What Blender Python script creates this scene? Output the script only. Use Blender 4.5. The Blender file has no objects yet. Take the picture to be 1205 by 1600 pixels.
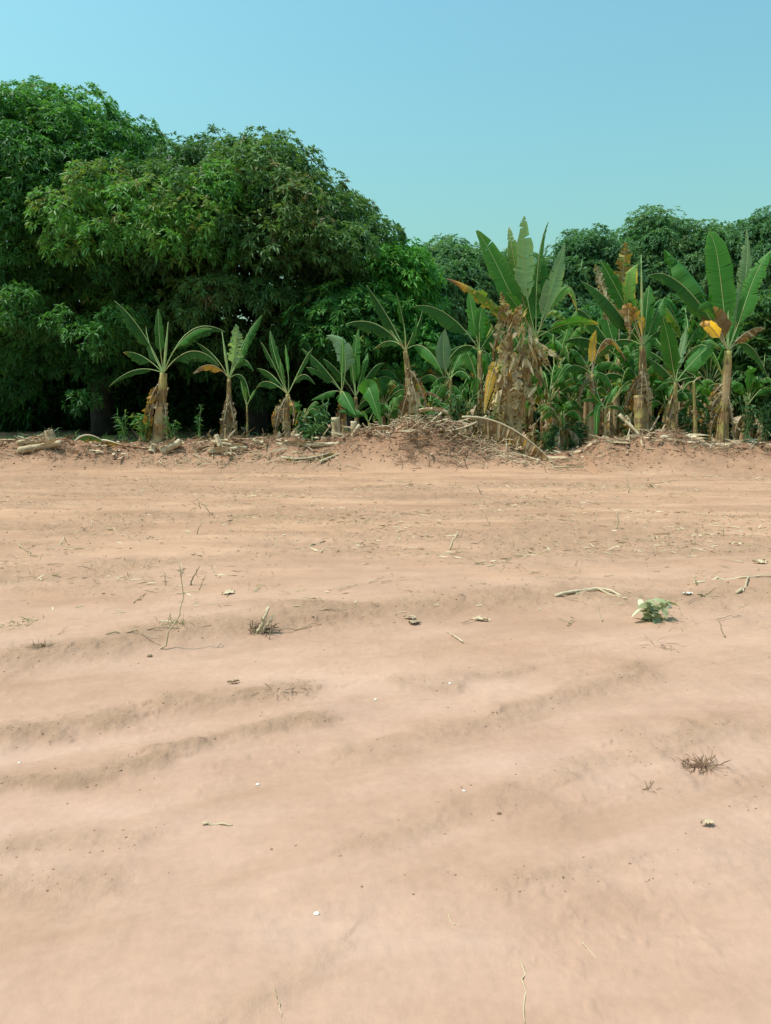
import bpy, math, random
import numpy as np
from mathutils import Vector

# ------------------------------------------------------------------ camera, sky, sun, exposure
S = bpy.context.scene
COL = S.collection
F_PX = 1164.0            # focal length in photograph pixels (1205 x 1600)
CAM_H = 1.6
PITCH = math.atan(180.0 / F_PX)
cam_d = bpy.data.cameras.new("camera"); cam = bpy.data.objects.new("camera", cam_d); COL.objects.link(cam)
cam.location = (0, 0, CAM_H); cam.rotation_euler = (math.pi/2 - PITCH, 0, 0)
cam_d.sensor_fit = 'VERTICAL'; cam_d.sensor_height = 32.0; cam_d.lens = 32.0 * F_PX / 1600.0
cam_d.clip_start = 0.05; cam_d.clip_end = 2000
S.camera = cam

SUN_EL = math.radians(66); SUN_AZ = math.radians(264)      # compass angle: 0 = straight ahead, 270 = left
sun_dir = Vector((math.sin(SUN_AZ)*math.cos(SUN_EL), math.cos(SUN_AZ)*math.cos(SUN_EL), math.sin(SUN_EL)))
W = bpy.data.worlds.new("World"); S.world = W; W.use_nodes = True
nt = W.node_tree; bg = nt.nodes['Background']
sky = nt.nodes.new('ShaderNodeTexSky'); sky.sky_type = 'NISHITA'; sky.sun_disc = False
sky.sun_elevation = SUN_EL; sky.sun_rotation = SUN_AZ
sky.air_density = 2.0; sky.dust_density = 4.0; sky.ozone_density = 1.5
tint = nt.nodes.new('ShaderNodeMix'); tint.data_type = 'RGBA'; tint.blend_type = 'MULTIPLY'; tint.inputs[0].default_value = 1
tint.inputs[7].default_value = (0.55, 0.925, 0.92, 1)
nt.links.new(sky.outputs[0], tint.inputs[6]); nt.links.new(tint.outputs[2], bg.inputs[0])
bg.inputs[1].default_value = 0.15
sl = bpy.data.lights.new("sun", 'SUN'); sl.energy = 3.3; sl.angle = math.radians(0.5); sl.color = (1.0, 0.955, 0.88)
so = bpy.data.objects.new("sun", sl); COL.objects.link(so)
so.rotation_euler = sun_dir.to_track_quat('Z', 'Y').to_euler(); so.location = (-8, -8, 20)
S.view_settings.view_transform = 'Standard'; S.view_settings.look = 'None'
S.view_settings.exposure = 0.35; S.view_settings.gamma = 1
S.render.engine = 'CYCLES'
S.cycles.max_bounces = 8; S.cycles.transmission_bounces = 4; S.cycles.transparent_max_bounces = 4

# ------------------------------------------------------------------ helpers
rng = np.random.default_rng(7)
random.seed(7)
CP, SP = math.cos(PITCH), math.sin(PITCH)
def ray(px, py):
    a = (px - 602.5) / F_PX; b = (800 - py) / F_PX
    return np.array([a, CP + b*SP, -SP + b*CP])
def at(px, py, D):
    r = ray(px, py); return np.array([0, 0, CAM_H]) + r * (D / r[1])
def gpt(px, py):
    r = ray(px, py); k = -CAM_H / r[2]; p = np.array([0, 0, CAM_H]) + r*k
    for _ in range(6):
        z = float(gz(p[0], p[1])); k = (z - CAM_H)/r[2]; p = np.array([0, 0, CAM_H]) + r*k
    return p
def nrm(a):
    a = np.asarray(a, float); return a / (np.linalg.norm(a, axis=-1, keepdims=True) + 1e-9)

def _hash(ix, iy, s):
    h = (ix.astype(np.int64)*374761393 + iy.astype(np.int64)*668265263 + s*982451653) & 0xFFFFFFFF
    h = ((h ^ (h >> 13)) * 1274126177) & 0xFFFFFFFF
    h = h ^ (h >> 16)
    return (h & 0xFFFFFF) / float(0xFFFFFF)
def vnoise(x, y, s=0):
    x = np.asarray(x, float); y = np.asarray(y, float)
    ix = np.floor(x); iy = np.floor(y); fx = x-ix; fy = y-iy
    ux = fx*fx*fx*(fx*(fx*6-15)+10); uy = fy*fy*fy*(fy*(fy*6-15)+10)
    a = _hash(ix, iy, s); b = _hash(ix+1, iy, s); c = _hash(ix, iy+1, s); d = _hash(ix+1, iy+1, s)
    return (a*(1-ux)+b*ux)*(1-uy) + (c*(1-ux)+d*ux)*uy - 0.5
def fbm(x, y, o=4, s=0, g=0.5):
    t = 0; a = 1.0
    for i in range(o):
        t = t + a*vnoise(x, y, s+i*17); x = x*2.03+1.7; y = y*2.03+9.2; a *= g
    return t
def sstep(a, b, x):
    t = np.clip((x-a)/(b-a), 0, 1); return t*t*(3-2*t)

class MB:
    """collects geometry with point attributes; build() links it as ONE mesh object"""
    def __init__(s): s.v = []; s.f = []; s.n = 0; s.a = {'tone': [], 'dry': [], 'along': []}
    def add(s, v, faces, tone=0.5, dry=0.0, along=0.0):
        v = np.asarray(v, float).reshape(-1, 3); k = len(v); s.v.append(v)
        for f in faces:
            f = np.asarray(f, int)
            if f.size: s.f.append(f + s.n)
        for nme, val in (('tone', tone), ('dry', dry), ('along', along)):
            s.a[nme].append(np.broadcast_to(np.asarray(val, float), (k,)))
        s.n += k
    def build(s, name, mat, parent=None, smooth=False):
        me = bpy.data.meshes.new(name); V = np.concatenate(s.v)
        loc = np.zeros(3)
        if parent is not None: loc = np.array(parent['_org'])
        else: loc = np.array([V[:, 0].mean(), V[:, 1].mean(), V[:, 2].min()])
        me.vertices.add(len(V)); me.vertices.foreach_set('co', (V-loc).astype(np.float32).ravel())
        li = np.concatenate([f.ravel() for f in s.f]); tot = np.concatenate([np.full(len(f), f.shape[1]) for f in s.f])
        st = np.concatenate([[0], np.cumsum(tot)[:-1]])
        me.loops.add(len(li)); me.loops.foreach_set('vertex_index', li.astype(np.int32))
        me.polygons.add(len(tot)); me.polygons.foreach_set('loop_start', st.astype(np.int32))
        me.update(calc_edges=True)
        if smooth: me.polygons.foreach_set('use_smooth', np.ones(len(tot), bool))
        for nme, l in s.a.items():
            at_ = me.attributes.new(nme, 'FLOAT', 'POINT'); at_.data.foreach_set('value', np.concatenate(l).astype(np.float32))
        me.materials.append(mat)
        o = bpy.data.objects.new(name, me); COL.objects.link(o)
        if parent is not None: o.parent = root_of(parent)
        else: o.location = loc
        return Ref(o, loc)
class Ref(dict):
    def __init__(s, o, org): s.o = o; s['_org'] = tuple(org)
def root_of(r): return r.o
def tag(r, label=None, cat=None, group=None, kind=None):
    o = r.o
    if label: o['label'] = label
    if cat: o['category'] = cat
    if group: o['group'] = group
    if kind: o['kind'] = kind
    return r
def thing(name, label, cat, loc, group=None):
    o = bpy.data.objects.new(name, None); COL.objects.link(o); o.location = loc; o.empty_display_size = 0.2
    return tag(Ref(o, loc), label, cat, group)
class Sub(Ref):
    def __init__(s, ref): s.o = ref.o; s['_org'] = ref['_org']
# children of a part use world coordinates minus the thing's base: parts have zero offset, so the origin is shared

def tube(mb, pts, rad, n=8, cap=True, tone=0.5, dry=0.0, wob=0.0, seed=0):
    pts = np.asarray(pts, float); m = len(pts); rad = np.broadcast_to(np.asarray(rad, float), (m,))
    T = np.gradient(pts, axis=0); T = nrm(T)
    ref = np.array([0, 1, 0.13]) if abs(T[:, 2]).mean() > 0.6 else np.array([0, 0, 1.0])
    A = nrm(np.cross(T, ref)); B = np.cross(T, A)
    th = np.linspace(0, 2*np.pi, n, endpoint=False)
    r = rad[:, None]*np.ones((1, n))
    if wob:
        g = np.random.default_rng(seed); r = r*(1 + wob*(g.random((m, n))-0.5))
    V = pts[:, None, :] + r[..., None]*(np.cos(th)[None, :, None]*A[:, None] + np.sin(th)[None, :, None]*B[:, None])
    i = np.arange(m-1)[:, None]*n + np.arange(n)[None, :]; j = np.arange(m-1)[:, None]*n + (np.arange(n)[None, :]+1) % n
    q = np.stack([i, j, j+n, i+n], -1).reshape(-1, 4)
    fs = [q]
    if cap: fs += [np.array([np.arange(n)[::-1]]), np.array([np.arange(n)+(m-1)*n])]
    al = np.repeat(np.linspace(0, 1, m), n)
    tn = np.repeat(np.broadcast_to(np.asarray(tone, float), (m,)), n); dr = np.repeat(np.broadcast_to(np.asarray(dry, float), (m,)), n)
    mb.add(V, fs, tn, dr, al)
def bez(P0, M, P2, k):
    P1 = 2*np.asarray(M) - (np.asarray(P0)+np.asarray(P2))/2
    t = np.linspace(0, 1, k)[:, None]
    return (1-t)**2*P0 + 2*t*(1-t)*P1 + t*t*P2

def leaf_cloud(mb, P, D, L, Wd, droop, tone, g):
    """N lanceolate leaves of six vertices each"""
    N = len(P); L = np.broadcast_to(L, (N,))[:, None]; Wd = np.broadcast_to(Wd, (N,))[:, None]; droop = np.broadcast_to(droop, (N,))[:, None]
    side = nrm(np.cross(D, [0.03, 0.02, 1.0])); nn = np.cross(D, side)
    r = (g.random((N, 1))-0.5)*2.3; side = side*np.cos(r) + nn*np.sin(r)
    dn = np.array([0, 0, -1.0])
    c = lambda t: P + D*L*t + dn*L*droop*t*t
    V = np.stack([c(0), c(.3)+side*Wd*.5, c(.3)-side*Wd*.5, c(.7)+side*Wd*.36, c(.7)-side*Wd*.36, c(1.0)], 1)
    b = np.arange(N)[:, None]*6
    mb.add(V.reshape(-1, 3), [b+np.array([[0, 1, 2]]), b+np.array([[1, 3, 4, 2]]), b+np.array([[3, 5, 4]])], np.repeat(np.broadcast_to(tone, (N,)), 6))
def rosettes(mb, C, A, n, L, Wd, tone, g, spread=0.3):
    N = len(C); C = np.repeat(C, n, 0); A = np.repeat(A, n, 0); tone = np.repeat(tone, n) + (g.random(N*n)-.5)*.12
    u = nrm(np.cross(A, g.normal(size=(N*n, 3)))); D = nrm(u + A*(g.random((N*n, 1))*1.1-0.15))
    leaf_cloud(mb, C+D*0.02, D, L*(0.65+0.6*g.random(N*n)), Wd*(0.8+0.4*g.random(N*n)), 0.15+0.55*g.random(N*n), tone, g)
def sph(n, g): return nrm(g.normal(size=(n, 3)))

# ------------------------------------------------------------------ materials
def newmat(name):
    m = bpy.data.materials.new(name); m.use_nodes = True
    return m, m.node_tree.nodes, m.node_tree.links, m.node_tree.nodes['Principled BSDF']
def ramp(N, stops):
    r = N.new('ShaderNodeValToRGB'); e = r.color_ramp.elements
    while len(e) > 1: e.remove(e[-1])
    e[0].position = stops[0][0]; e[0].color = (*stops[0][1], 1)
    for p, c in stops[1:]:
        k = e.new(p); k.color = (*c, 1)
    return r
def attr(N, name):
    a = N.new('ShaderNodeAttribute'); a.attribute_name = name; return a
def noise(N, Lk, scale, detail=4, vec=None, rough=0.55):
    n = N.new('ShaderNodeTexNoise'); n.inputs['Scale'].default_value = scale; n.inputs['Detail'].default_value = detail; n.inputs['Roughness'].default_value = rough
    if vec: Lk.new(vec, n.inputs['Vector'])
    return n
def math_(N, Lk, op, a, b=None, c=None):
    m = N.new('ShaderNodeMath'); m.operation = op
    for i, x in enumerate((a, b, c)):
        if x is None: continue
        if isinstance(x, (int, float)): m.inputs[i].default_value = x
        else: Lk.new(x, m.inputs[i])
    return m.outputs[0]
def mixc(N, Lk, fac, a, b, mode='MIX'):
    m = N.new('ShaderNodeMix'); m.data_type = 'RGBA'; m.blend_type = mode
    for i, x in ((0, fac), (6, a), (7, b)):
        if isinstance(x, (int, float)): m.inputs[i].default_value = x
        elif isinstance(x, tuple): m.inputs[i].default_value = (*x, 1)
        else: Lk.new(x, m.inputs[i])
    return m.outputs[2]
def add_translucent(m, N, Lk, B, colour, fac):
    t = N.new('ShaderNodeBsdfTranslucent'); mx = N.new('ShaderNodeMixShader'); mx.inputs[0].default_value = fac
    if isinstance(colour, tuple): t.inputs[0].default_value = (*colour, 1)
    else: Lk.new(colour, t.inputs[0])
    out = [n for n in N if n.type == 'OUTPUT_MATERIAL'][0]
    Lk.new(B.outputs[0], mx.inputs[1]); Lk.new(t.outputs[0], mx.inputs[2]); Lk.new(mx.outputs[0], out.inputs[0])

def foliage_mat(name, stops, trans=0.33, rough=0.52):
    m, N, Lk, B = newmat(name)
    a = attr(N, 'tone'); r = ramp(N, stops); Lk.new(a.outputs['Fac'], r.inputs[0])
    Lk.new(r.outputs[0], B.inputs['Base Color']); B.inputs['Roughness'].default_value = rough
    B.inputs['Specular IOR Level'].default_value = 0.22
    add_translucent(m, N, Lk, B, mixc(N, Lk, 1.0, r.outputs[0], (1.5, 1.6, 0.8), 'MULTIPLY'), trans)
    return m
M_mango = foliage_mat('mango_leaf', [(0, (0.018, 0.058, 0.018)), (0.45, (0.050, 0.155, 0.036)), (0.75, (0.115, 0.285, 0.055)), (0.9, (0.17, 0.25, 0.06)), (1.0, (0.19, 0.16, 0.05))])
M_mango_grey = foliage_mat('mango_leaf_olive', [(0, (0.022, 0.056, 0.022)), (0.45, (0.062, 0.142, 0.042)), (0.75, (0.125, 0.215, 0.058)), (0.9, (0.14, 0.13, 0.05)), (1.0, (0.16, 0.10, 0.055))])
M_bright = foliage_mat('bright_leaf', [(0, (0.026, 0.10, 0.018)), (0.5, (0.065, 0.23, 0.032)), (0.85, (0.13, 0.34, 0.05)), (1.0, (0.17, 0.22, 0.05))], 0.3)
M_far = foliage_mat('far_leaf', [(0, (0.048, 0.115, 0.060)), (0.5, (0.090, 0.200, 0.082)), (0.85, (0.155, 0.26, 0.09)), (1.0, (0.12, 0.13, 0.06))])  # lightened green: slight distance haze put into the leaf colour
M_weed = foliage_mat('weed_leaf', [(0, (0.04, 0.10, 0.035)), (0.5, (0.07, 0.16, 0.06)), (1.0, (0.15, 0.22, 0.08))], 0.3)

M_wilt = foliage_mat('wilted_leaf', [(0, (0.18, 0.20, 0.10)), (0.5, (0.32, 0.33, 0.18)), (1.0, (0.58, 0.54, 0.38))], 0.2, 0.7)
def banana_mat(name, pale=False):
    m, N, Lk, B = newmat(name)
    dry = attr(N, 'dry').outputs['Fac']; al = attr(N, 'along').outputs['Fac']; tone = attr(N, 'tone').outputs['Fac']
    tc = N.new('ShaderNodeTexCoord')
    n1 = noise(N, Lk, 5, 4, tc.outputs['Object'])
    n2 = N.new('ShaderNodeTexNoise'); n2.noise_dimensions = '1D'; Lk.new(math_(N, Lk, 'MULTIPLY', al, 55), n2.inputs['W']); n2.inputs['Scale'].default_value = 1; n2.inputs['Detail'].default_value = 3
    d = math_(N, Lk, 'ADD', dry, math_(N, Lk, 'MULTIPLY', math_(N, Lk, 'SUBTRACT', n1.outputs[0], 0.5), math_(N, Lk, 'MULTIPLY_ADD', dry, 0.45, 0.03)))
    r = ramp(N, [(0, (0.046, 0.155, 0.028)), (0.2, (0.085, 0.21, 0.036)), (0.36, (0.15, 0.22, 0.05)), (0.5, (0.55, 0.31, 0.05)), (0.6, (0.40, 0.21, 0.06)), (0.72, (0.20, 0.11, 0.055)), (0.86, (0.38, 0.26, 0.15)), (1.0, (0.55, 0.43, 0.29))])
    if pale: r.color_ramp.elements[0].color = (.17, .27, .15, 1); r.color_ramp.elements[1].color = (.22, .31, .15, 1); r.color_ramp.elements[2].color = (.34, .38, .17, 1)
    Lk.new(d, r.inputs[0])
    val = math_(N, Lk, 'ADD', math_(N, Lk, 'MULTIPLY', n2.outputs[0], 0.7), tone)      # ribbed veins, and leaf tone with blade shade put into it
    vm = N.new('ShaderNodeHueSaturation'); Lk.new(r.outputs[0], vm.inputs['Color']); Lk.new(math_(N, Lk, 'ADD', val, 0.15), vm.inputs['Value'])
    Lk.new(vm.outputs[0], B.inputs['Base Color']); B.inputs['Roughness'].default_value = 0.5; B.inputs['Specular IOR Level'].default_value = 0.2
    bp = N.new('ShaderNodeBump'); bp.inputs['Strength'].default_value = 0.35; bp.inputs['Distance'].default_value = 0.02
    Lk.new(n2.outputs[0], bp.inputs['Height']); Lk.new(bp.outputs[0], B.inputs['Normal'])
    add_translucent(m, N, Lk, B, mixc(N, Lk, 1.0, vm.outputs[0], (1.5, 1.7, 0.6), 'MULTIPLY'), 0.36)
    return m
M_ban = banana_mat('banana_leaf'); M_banp = banana_mat('waxy_banana_leaf', True)

def streak_mat(name, stops, sx=26, sz=2.5, rough=0.75, bump=0.5, patch=3.0):
    m, N, Lk, B = newmat(name)
    tc = N.new('ShaderNodeTexCoord'); mp = N.new('ShaderNodeMapping'); mp.inputs['Scale'].default_value = (sx, sx, sz); Lk.new(tc.outputs['Object'], mp.inputs[0])
    n = noise(N, Lk, 1, 5, mp.outputs[0]); n2 = noise(N, Lk, patch, 3, tc.outputs['Object'])
    f = math_(N, Lk, 'ADD', math_(N, Lk, 'MULTIPLY', n.outputs[0], 0.65), math_(N, Lk, 'MULTIPLY', n2.outputs[0], 0.75))
    f = math_(N, Lk, 'ADD', f, math_(N, Lk, 'SUBTRACT', attr(N, 'dry').outputs['Fac'], 0.2))
    r = ramp(N, stops); Lk.new(f, r.inputs[0]); Lk.new(r.outputs[0], B.inputs['Base Color']); B.inputs['Roughness'].default_value = rough
    B.inputs['Specular IOR Level'].default_value = 0.25
    bp = N.new('ShaderNodeBump'); bp.inputs['Strength'].default_value = bump; bp.inputs['Distance'].default_value = 0.03
    Lk.new(n.outputs[0], bp.inputs['Height']); Lk.new(bp.outputs[0], B.inputs['Normal'])
    return m
M_stem = streak_mat('banana_stem', [(0.30, (0.16, 0.20, 0.055)), (0.50, (0.38, 0.34, 0.11)), (0.64, (0.38, 0.27, 0.10)), (0.74, (0.15, 0.085, 0.045)), (0.86, (0.38, 0.24, 0.11)), (1.05, (0.46, 0.33, 0.18))])
M_rib = streak_mat('banana_rib', [(0.3, (0.22, 0.40, 0.13)), (0.6, (0.36, 0.50, 0.20)), (0.75, (0.42, 0.40, 0.16)), (0.95, (0.36, 0.24, 0.13)), (1.2, (0.52, 0.42, 0.28))], 4, 4, 0.5, 0.1)
M_log = streak_mat('cut_stem', [(0.3, (0.13, 0.075, 0.045)), (0.5, (0.27, 0.17, 0.10)), (0.68, (0.45, 0.33, 0.20)), (0.9, (0.60, 0.48, 0.33))], 14, 14, 0.8, 0.6)
M_bark = streak_mat('bark', [(0.3, (0.025, 0.022, 0.018)), (0.6, (0.05, 0.042, 0.035)), (0.9, (0.085, 0.07, 0.06))], 12, 3, 0.9, 0.8)
M_twig = streak_mat('dry_twig', [(0.3, (0.16, 0.10, 0.06)), (0.6, (0.28, 0.19, 0.12)), (0.9, (0.42, 0.31, 0.2))], 20, 20, 0.85, 0.2)
M_straw = streak_mat('straw', [(0.3, (0.34, 0.23, 0.14)), (0.6, (0.46, 0.34, 0.21)), (0.9, (0.6, 0.47, 0.32))], 20, 20, 0.8, 0.2)
M_root = streak_mat('root_fibre', [(0.3, (0.16, 0.085, 0.05)), (0.6, (0.27, 0.155, 0.095)), (0.9, (0.38, 0.25, 0.16))], 20, 20, 0.9, 0.2)
M_grass = foliage_mat('grass_blade', [(0, (0.10, 0.15, 0.05)), (0.5, (0.2, 0.2, 0.09)), (1.0, (0.42, 0.33, 0.19))], 0.3, 0.6)
def scrap_mat():
    m, N, Lk, B = newmat('pale_scrap'); tc = N.new('ShaderNodeTexCoord'); n = noise(N, Lk, 40, 4, tc.outputs['Object'])
    r = ramp(N, [(0.3, (0.62, 0.58, 0.5)), (0.7, (0.85, 0.83, 0.76))]); Lk.new(n.outputs[0], r.inputs[0]); Lk.new(r.outputs[0], B.inputs['Base Color']); B.inputs['Roughness'].default_value = 0.6
    return m
M_scrap = scrap_mat()

# ------------------------------------------------------------------ ground
BX = np.array([-40, -9.3, -7.7, -6.2, -4.7, -2.8, -1.3, -0.1, 0.5, 1.2, 1.8, 3.0, 3.9, 5.2, 6.4, 7.5, 9.2, 40])
BH = np.array([0.5, 0.56, 0.64, 0.50, 0.55, 0.57, 0.60, 0.84, 1.03, 1.06, 0.90, 0.52, 0.24, 0.56, 0.80, 0.56, 0.53, 0.5])
# banks of loose soil left by the tractor: polylines in ground metres, height, width
def _flat(px, py):
    r = ray(px, py); k = -CAM_H/r[2]; return (r[0]*k, r[1]*k)
RIDGES = [([(-60, 1155), (60, 1138), (130, 1128), (200, 1118)], .030, .10), ([(-60, 1238), (60, 1218), (150, 1202), (250, 1190)], .026, .08),
          ([(260, 1172), (330, 1158), (400, 1144), (500, 1130)], .030, .08), ([(280, 1098), (380, 1092), (470, 1082)], .035, .12),
          ([(590, 1312), (680, 1290), (740, 1272), (840, 1245)], .012, .09), ([(690, 1142), (760, 1128), (850, 1105), (930, 1082), (1010, 1050)], .015, .12),
          ([(800, 1112), (900, 1085), (1000, 1048)], .02, .08), ([(-60, 1040), (60, 1025), (140, 1020), (230, 1000), (330, 985), (450, 972)], .05, .22),
          ([(370, 1600), (430, 1545), (480, 1500), (530, 1470)], .008, .07), ([(780, 1390), (880, 1376), (1000, 1352)], .012, .07),
          ([(-40, 1410), (60, 1390), (170, 1370)], .014, .09), ([(0, 1335), (120, 1315), (210, 1298)], .012, .07), ([(1010, 1160), (1120, 1150), (1230, 1140)], .02, .12),
          ([(450, 960), (640, 950), (760, 935), (900, 930), (1000, 940), (1220, 925)], .03, .25), ([(620, 1075), (720, 1062), (820, 1050)], .016, .09),
          ([(560, 1180), (640, 1160), (700, 1150)], .014, .07), ([(880, 1220), (1000, 1190), (1120, 1150)], .014, .12)]
RIDGES = [(np.array([_flat(*p) for p in pl]), h, w) for pl, h, w in RIDGES]
def ridge_field(x, y):
    H = np.zeros_like(x); Mk = np.zeros_like(x)
    near = (y > 0.5) & (y < 9) & (np.abs(x) < 6)
    xs, ys = x[near], y[near]
    wx = xs + 0.10*fbm(xs*3, ys*3, 3, 41); wy = ys + 0.16*fbm(xs*3.1, ys*3.1, 4, 51)
    hh = np.zeros_like(xs); mm = np.zeros_like(xs)
    for pl, h, w in RIDGES:
        dmin = np.full_like(xs, 1e9); sg = np.zeros_like(xs)
        for a, b in zip(pl[:-1], pl[1:]):
            d = b-a; t = np.clip(((wx-a[0])*d[0]+(wy-a[1])*d[1])/(d@d), 0, 1)
            ex = wx-a[0]-t*d[0]; ey = wy-a[1]-t*d[1]; r = np.sqrt(ex*ex+ey*ey); c = r < dmin
            dmin = np.where(c, r, dmin); sg = np.where(c, np.sign(d[0]*ey-d[1]*ex), sg)
        q = np.where(sg > 0, dmin/(w*1.9), dmin/(w*0.8))        # gentle far side, steep side towards the viewer
        p = np.exp(-q*q); hh = hh + h*p
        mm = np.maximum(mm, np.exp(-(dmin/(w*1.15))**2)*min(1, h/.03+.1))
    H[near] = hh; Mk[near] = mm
    return H, Mk
def rough_mask(x, y):
    a = sstep(-0.05, 0.35, fbm(x*0.55+3, y*1.1, 4, 5)) * 0.9
    b = sstep(5.2, 8.0, y) * sstep(-0.25, 0.3, fbm(x*0.35, y*1.3, 4, 11))
    return np.clip(a*0.55*sstep(1.6, 3.0, y) + b, 0, 1)
def berm(x, y):
    yc = 17.6 + 0.35*fbm(x*0.35, x*0+3, 3, 23)
    h = np.interp(x, BX, BH) + 0.10*fbm(x*1.3, x*0+7, 3, 29)
    base = np.where(x > 4.5, 2.3, 1.5) + 0.45*fbm(x*0.5, x*0+1, 2, 37)
    t = (y-yc)
    front = sstep(-1, 0, t/base); back = 1 - sstep(0.2, 1.8, t)
    fld = 0.28*sstep(-0.5, 2.0, t)
    return np.where(t < 0, h*front, np.maximum(h*back, 0)*1.0 + fld*(1-back)), front*np.where(t < 0, 1, back)
def height(x, y, full=False):
    x = np.atleast_1d(np.asarray(x, float)); y = np.atleast_1d(np.asarray(y, float))
    b, bm = berm(x, y)
    R, RM = ridge_field(x, y); rm = rough_mask(x, y)
    z = b + R*0.8
    z = z + 0.035*fbm(x*0.5, y*0.8, 3, 2)*sstep(1, 5, y) + 0.03*fbm(x*0.9+y*.15, y*2.4, 3, 61)*sstep(3, 7, y)
    z = z + fbm(x*9, y*9, 4, 71)*(0.004+0.018*rm + 0.012*RM) + np.maximum(fbm(x*16, y*16, 3, 81), 0)*(0.012*rm+0.012*RM)
    z = z + bm*(0.12*fbm(x*2.2, y*2.2, 4, 91) + 0.06*fbm(x*8, y*8, 3, 95))
    z = z + 0.006*fbm(x*3.5, y*3.5, 3, 99)
    u = x*.914 + y*.407; v = -x*.407 + y*.914
    z = z + 0.020*fbm(u*.45, v*2.7, 4, 131)*(1-sstep(6, 9, y))
    z = z + 0.004*np.maximum(fbm(x*22, y*22, 3, 141)-.12, 0)*sstep(.0, .3, fbm(x*1.4, y*1.4, 3, 151))*2.5
    if full: return z, RM, rm, bm
    return z
def gz(x, y):
    r = height(x, y); return r[0] if np.ndim(x) == 0 else r

def build_ground():
    rows = np.concatenate([np.linspace(-60, 0.6, 12), 0.9*np.exp(np.linspace(0, math.log(15.2/0.9), 640))[0:], np.linspace(15.25, 20.5, 150), np.geomspace(21, 60, 40), np.geomspace(70, 900, 12)])
    u = np.concatenate([-np.geomspace(40, 1.1, 26), np.linspace(-1, 1, 640), np.geomspace(1.1, 40, 26)])
    wid = np.maximum(rows, 0.9)*0.56+0.35; wid = np.minimum(wid, 40)
    X = u[None, :]*wid[:, None]; Y = np.repeat(rows[:, None], len(u), 1)
    z, RM, rm, bm = height(X.ravel(), Y.ravel(), True)
    m, n = X.shape
    i = np.arange(m-1)[:, None]*n + np.arange(n-1)[None, :]
    q = np.stack([i, i+1, i+n+1, i+n], -1).reshape(-1, 4)
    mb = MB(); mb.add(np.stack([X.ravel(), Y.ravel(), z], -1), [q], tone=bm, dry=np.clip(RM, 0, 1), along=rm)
    return mb
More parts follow.
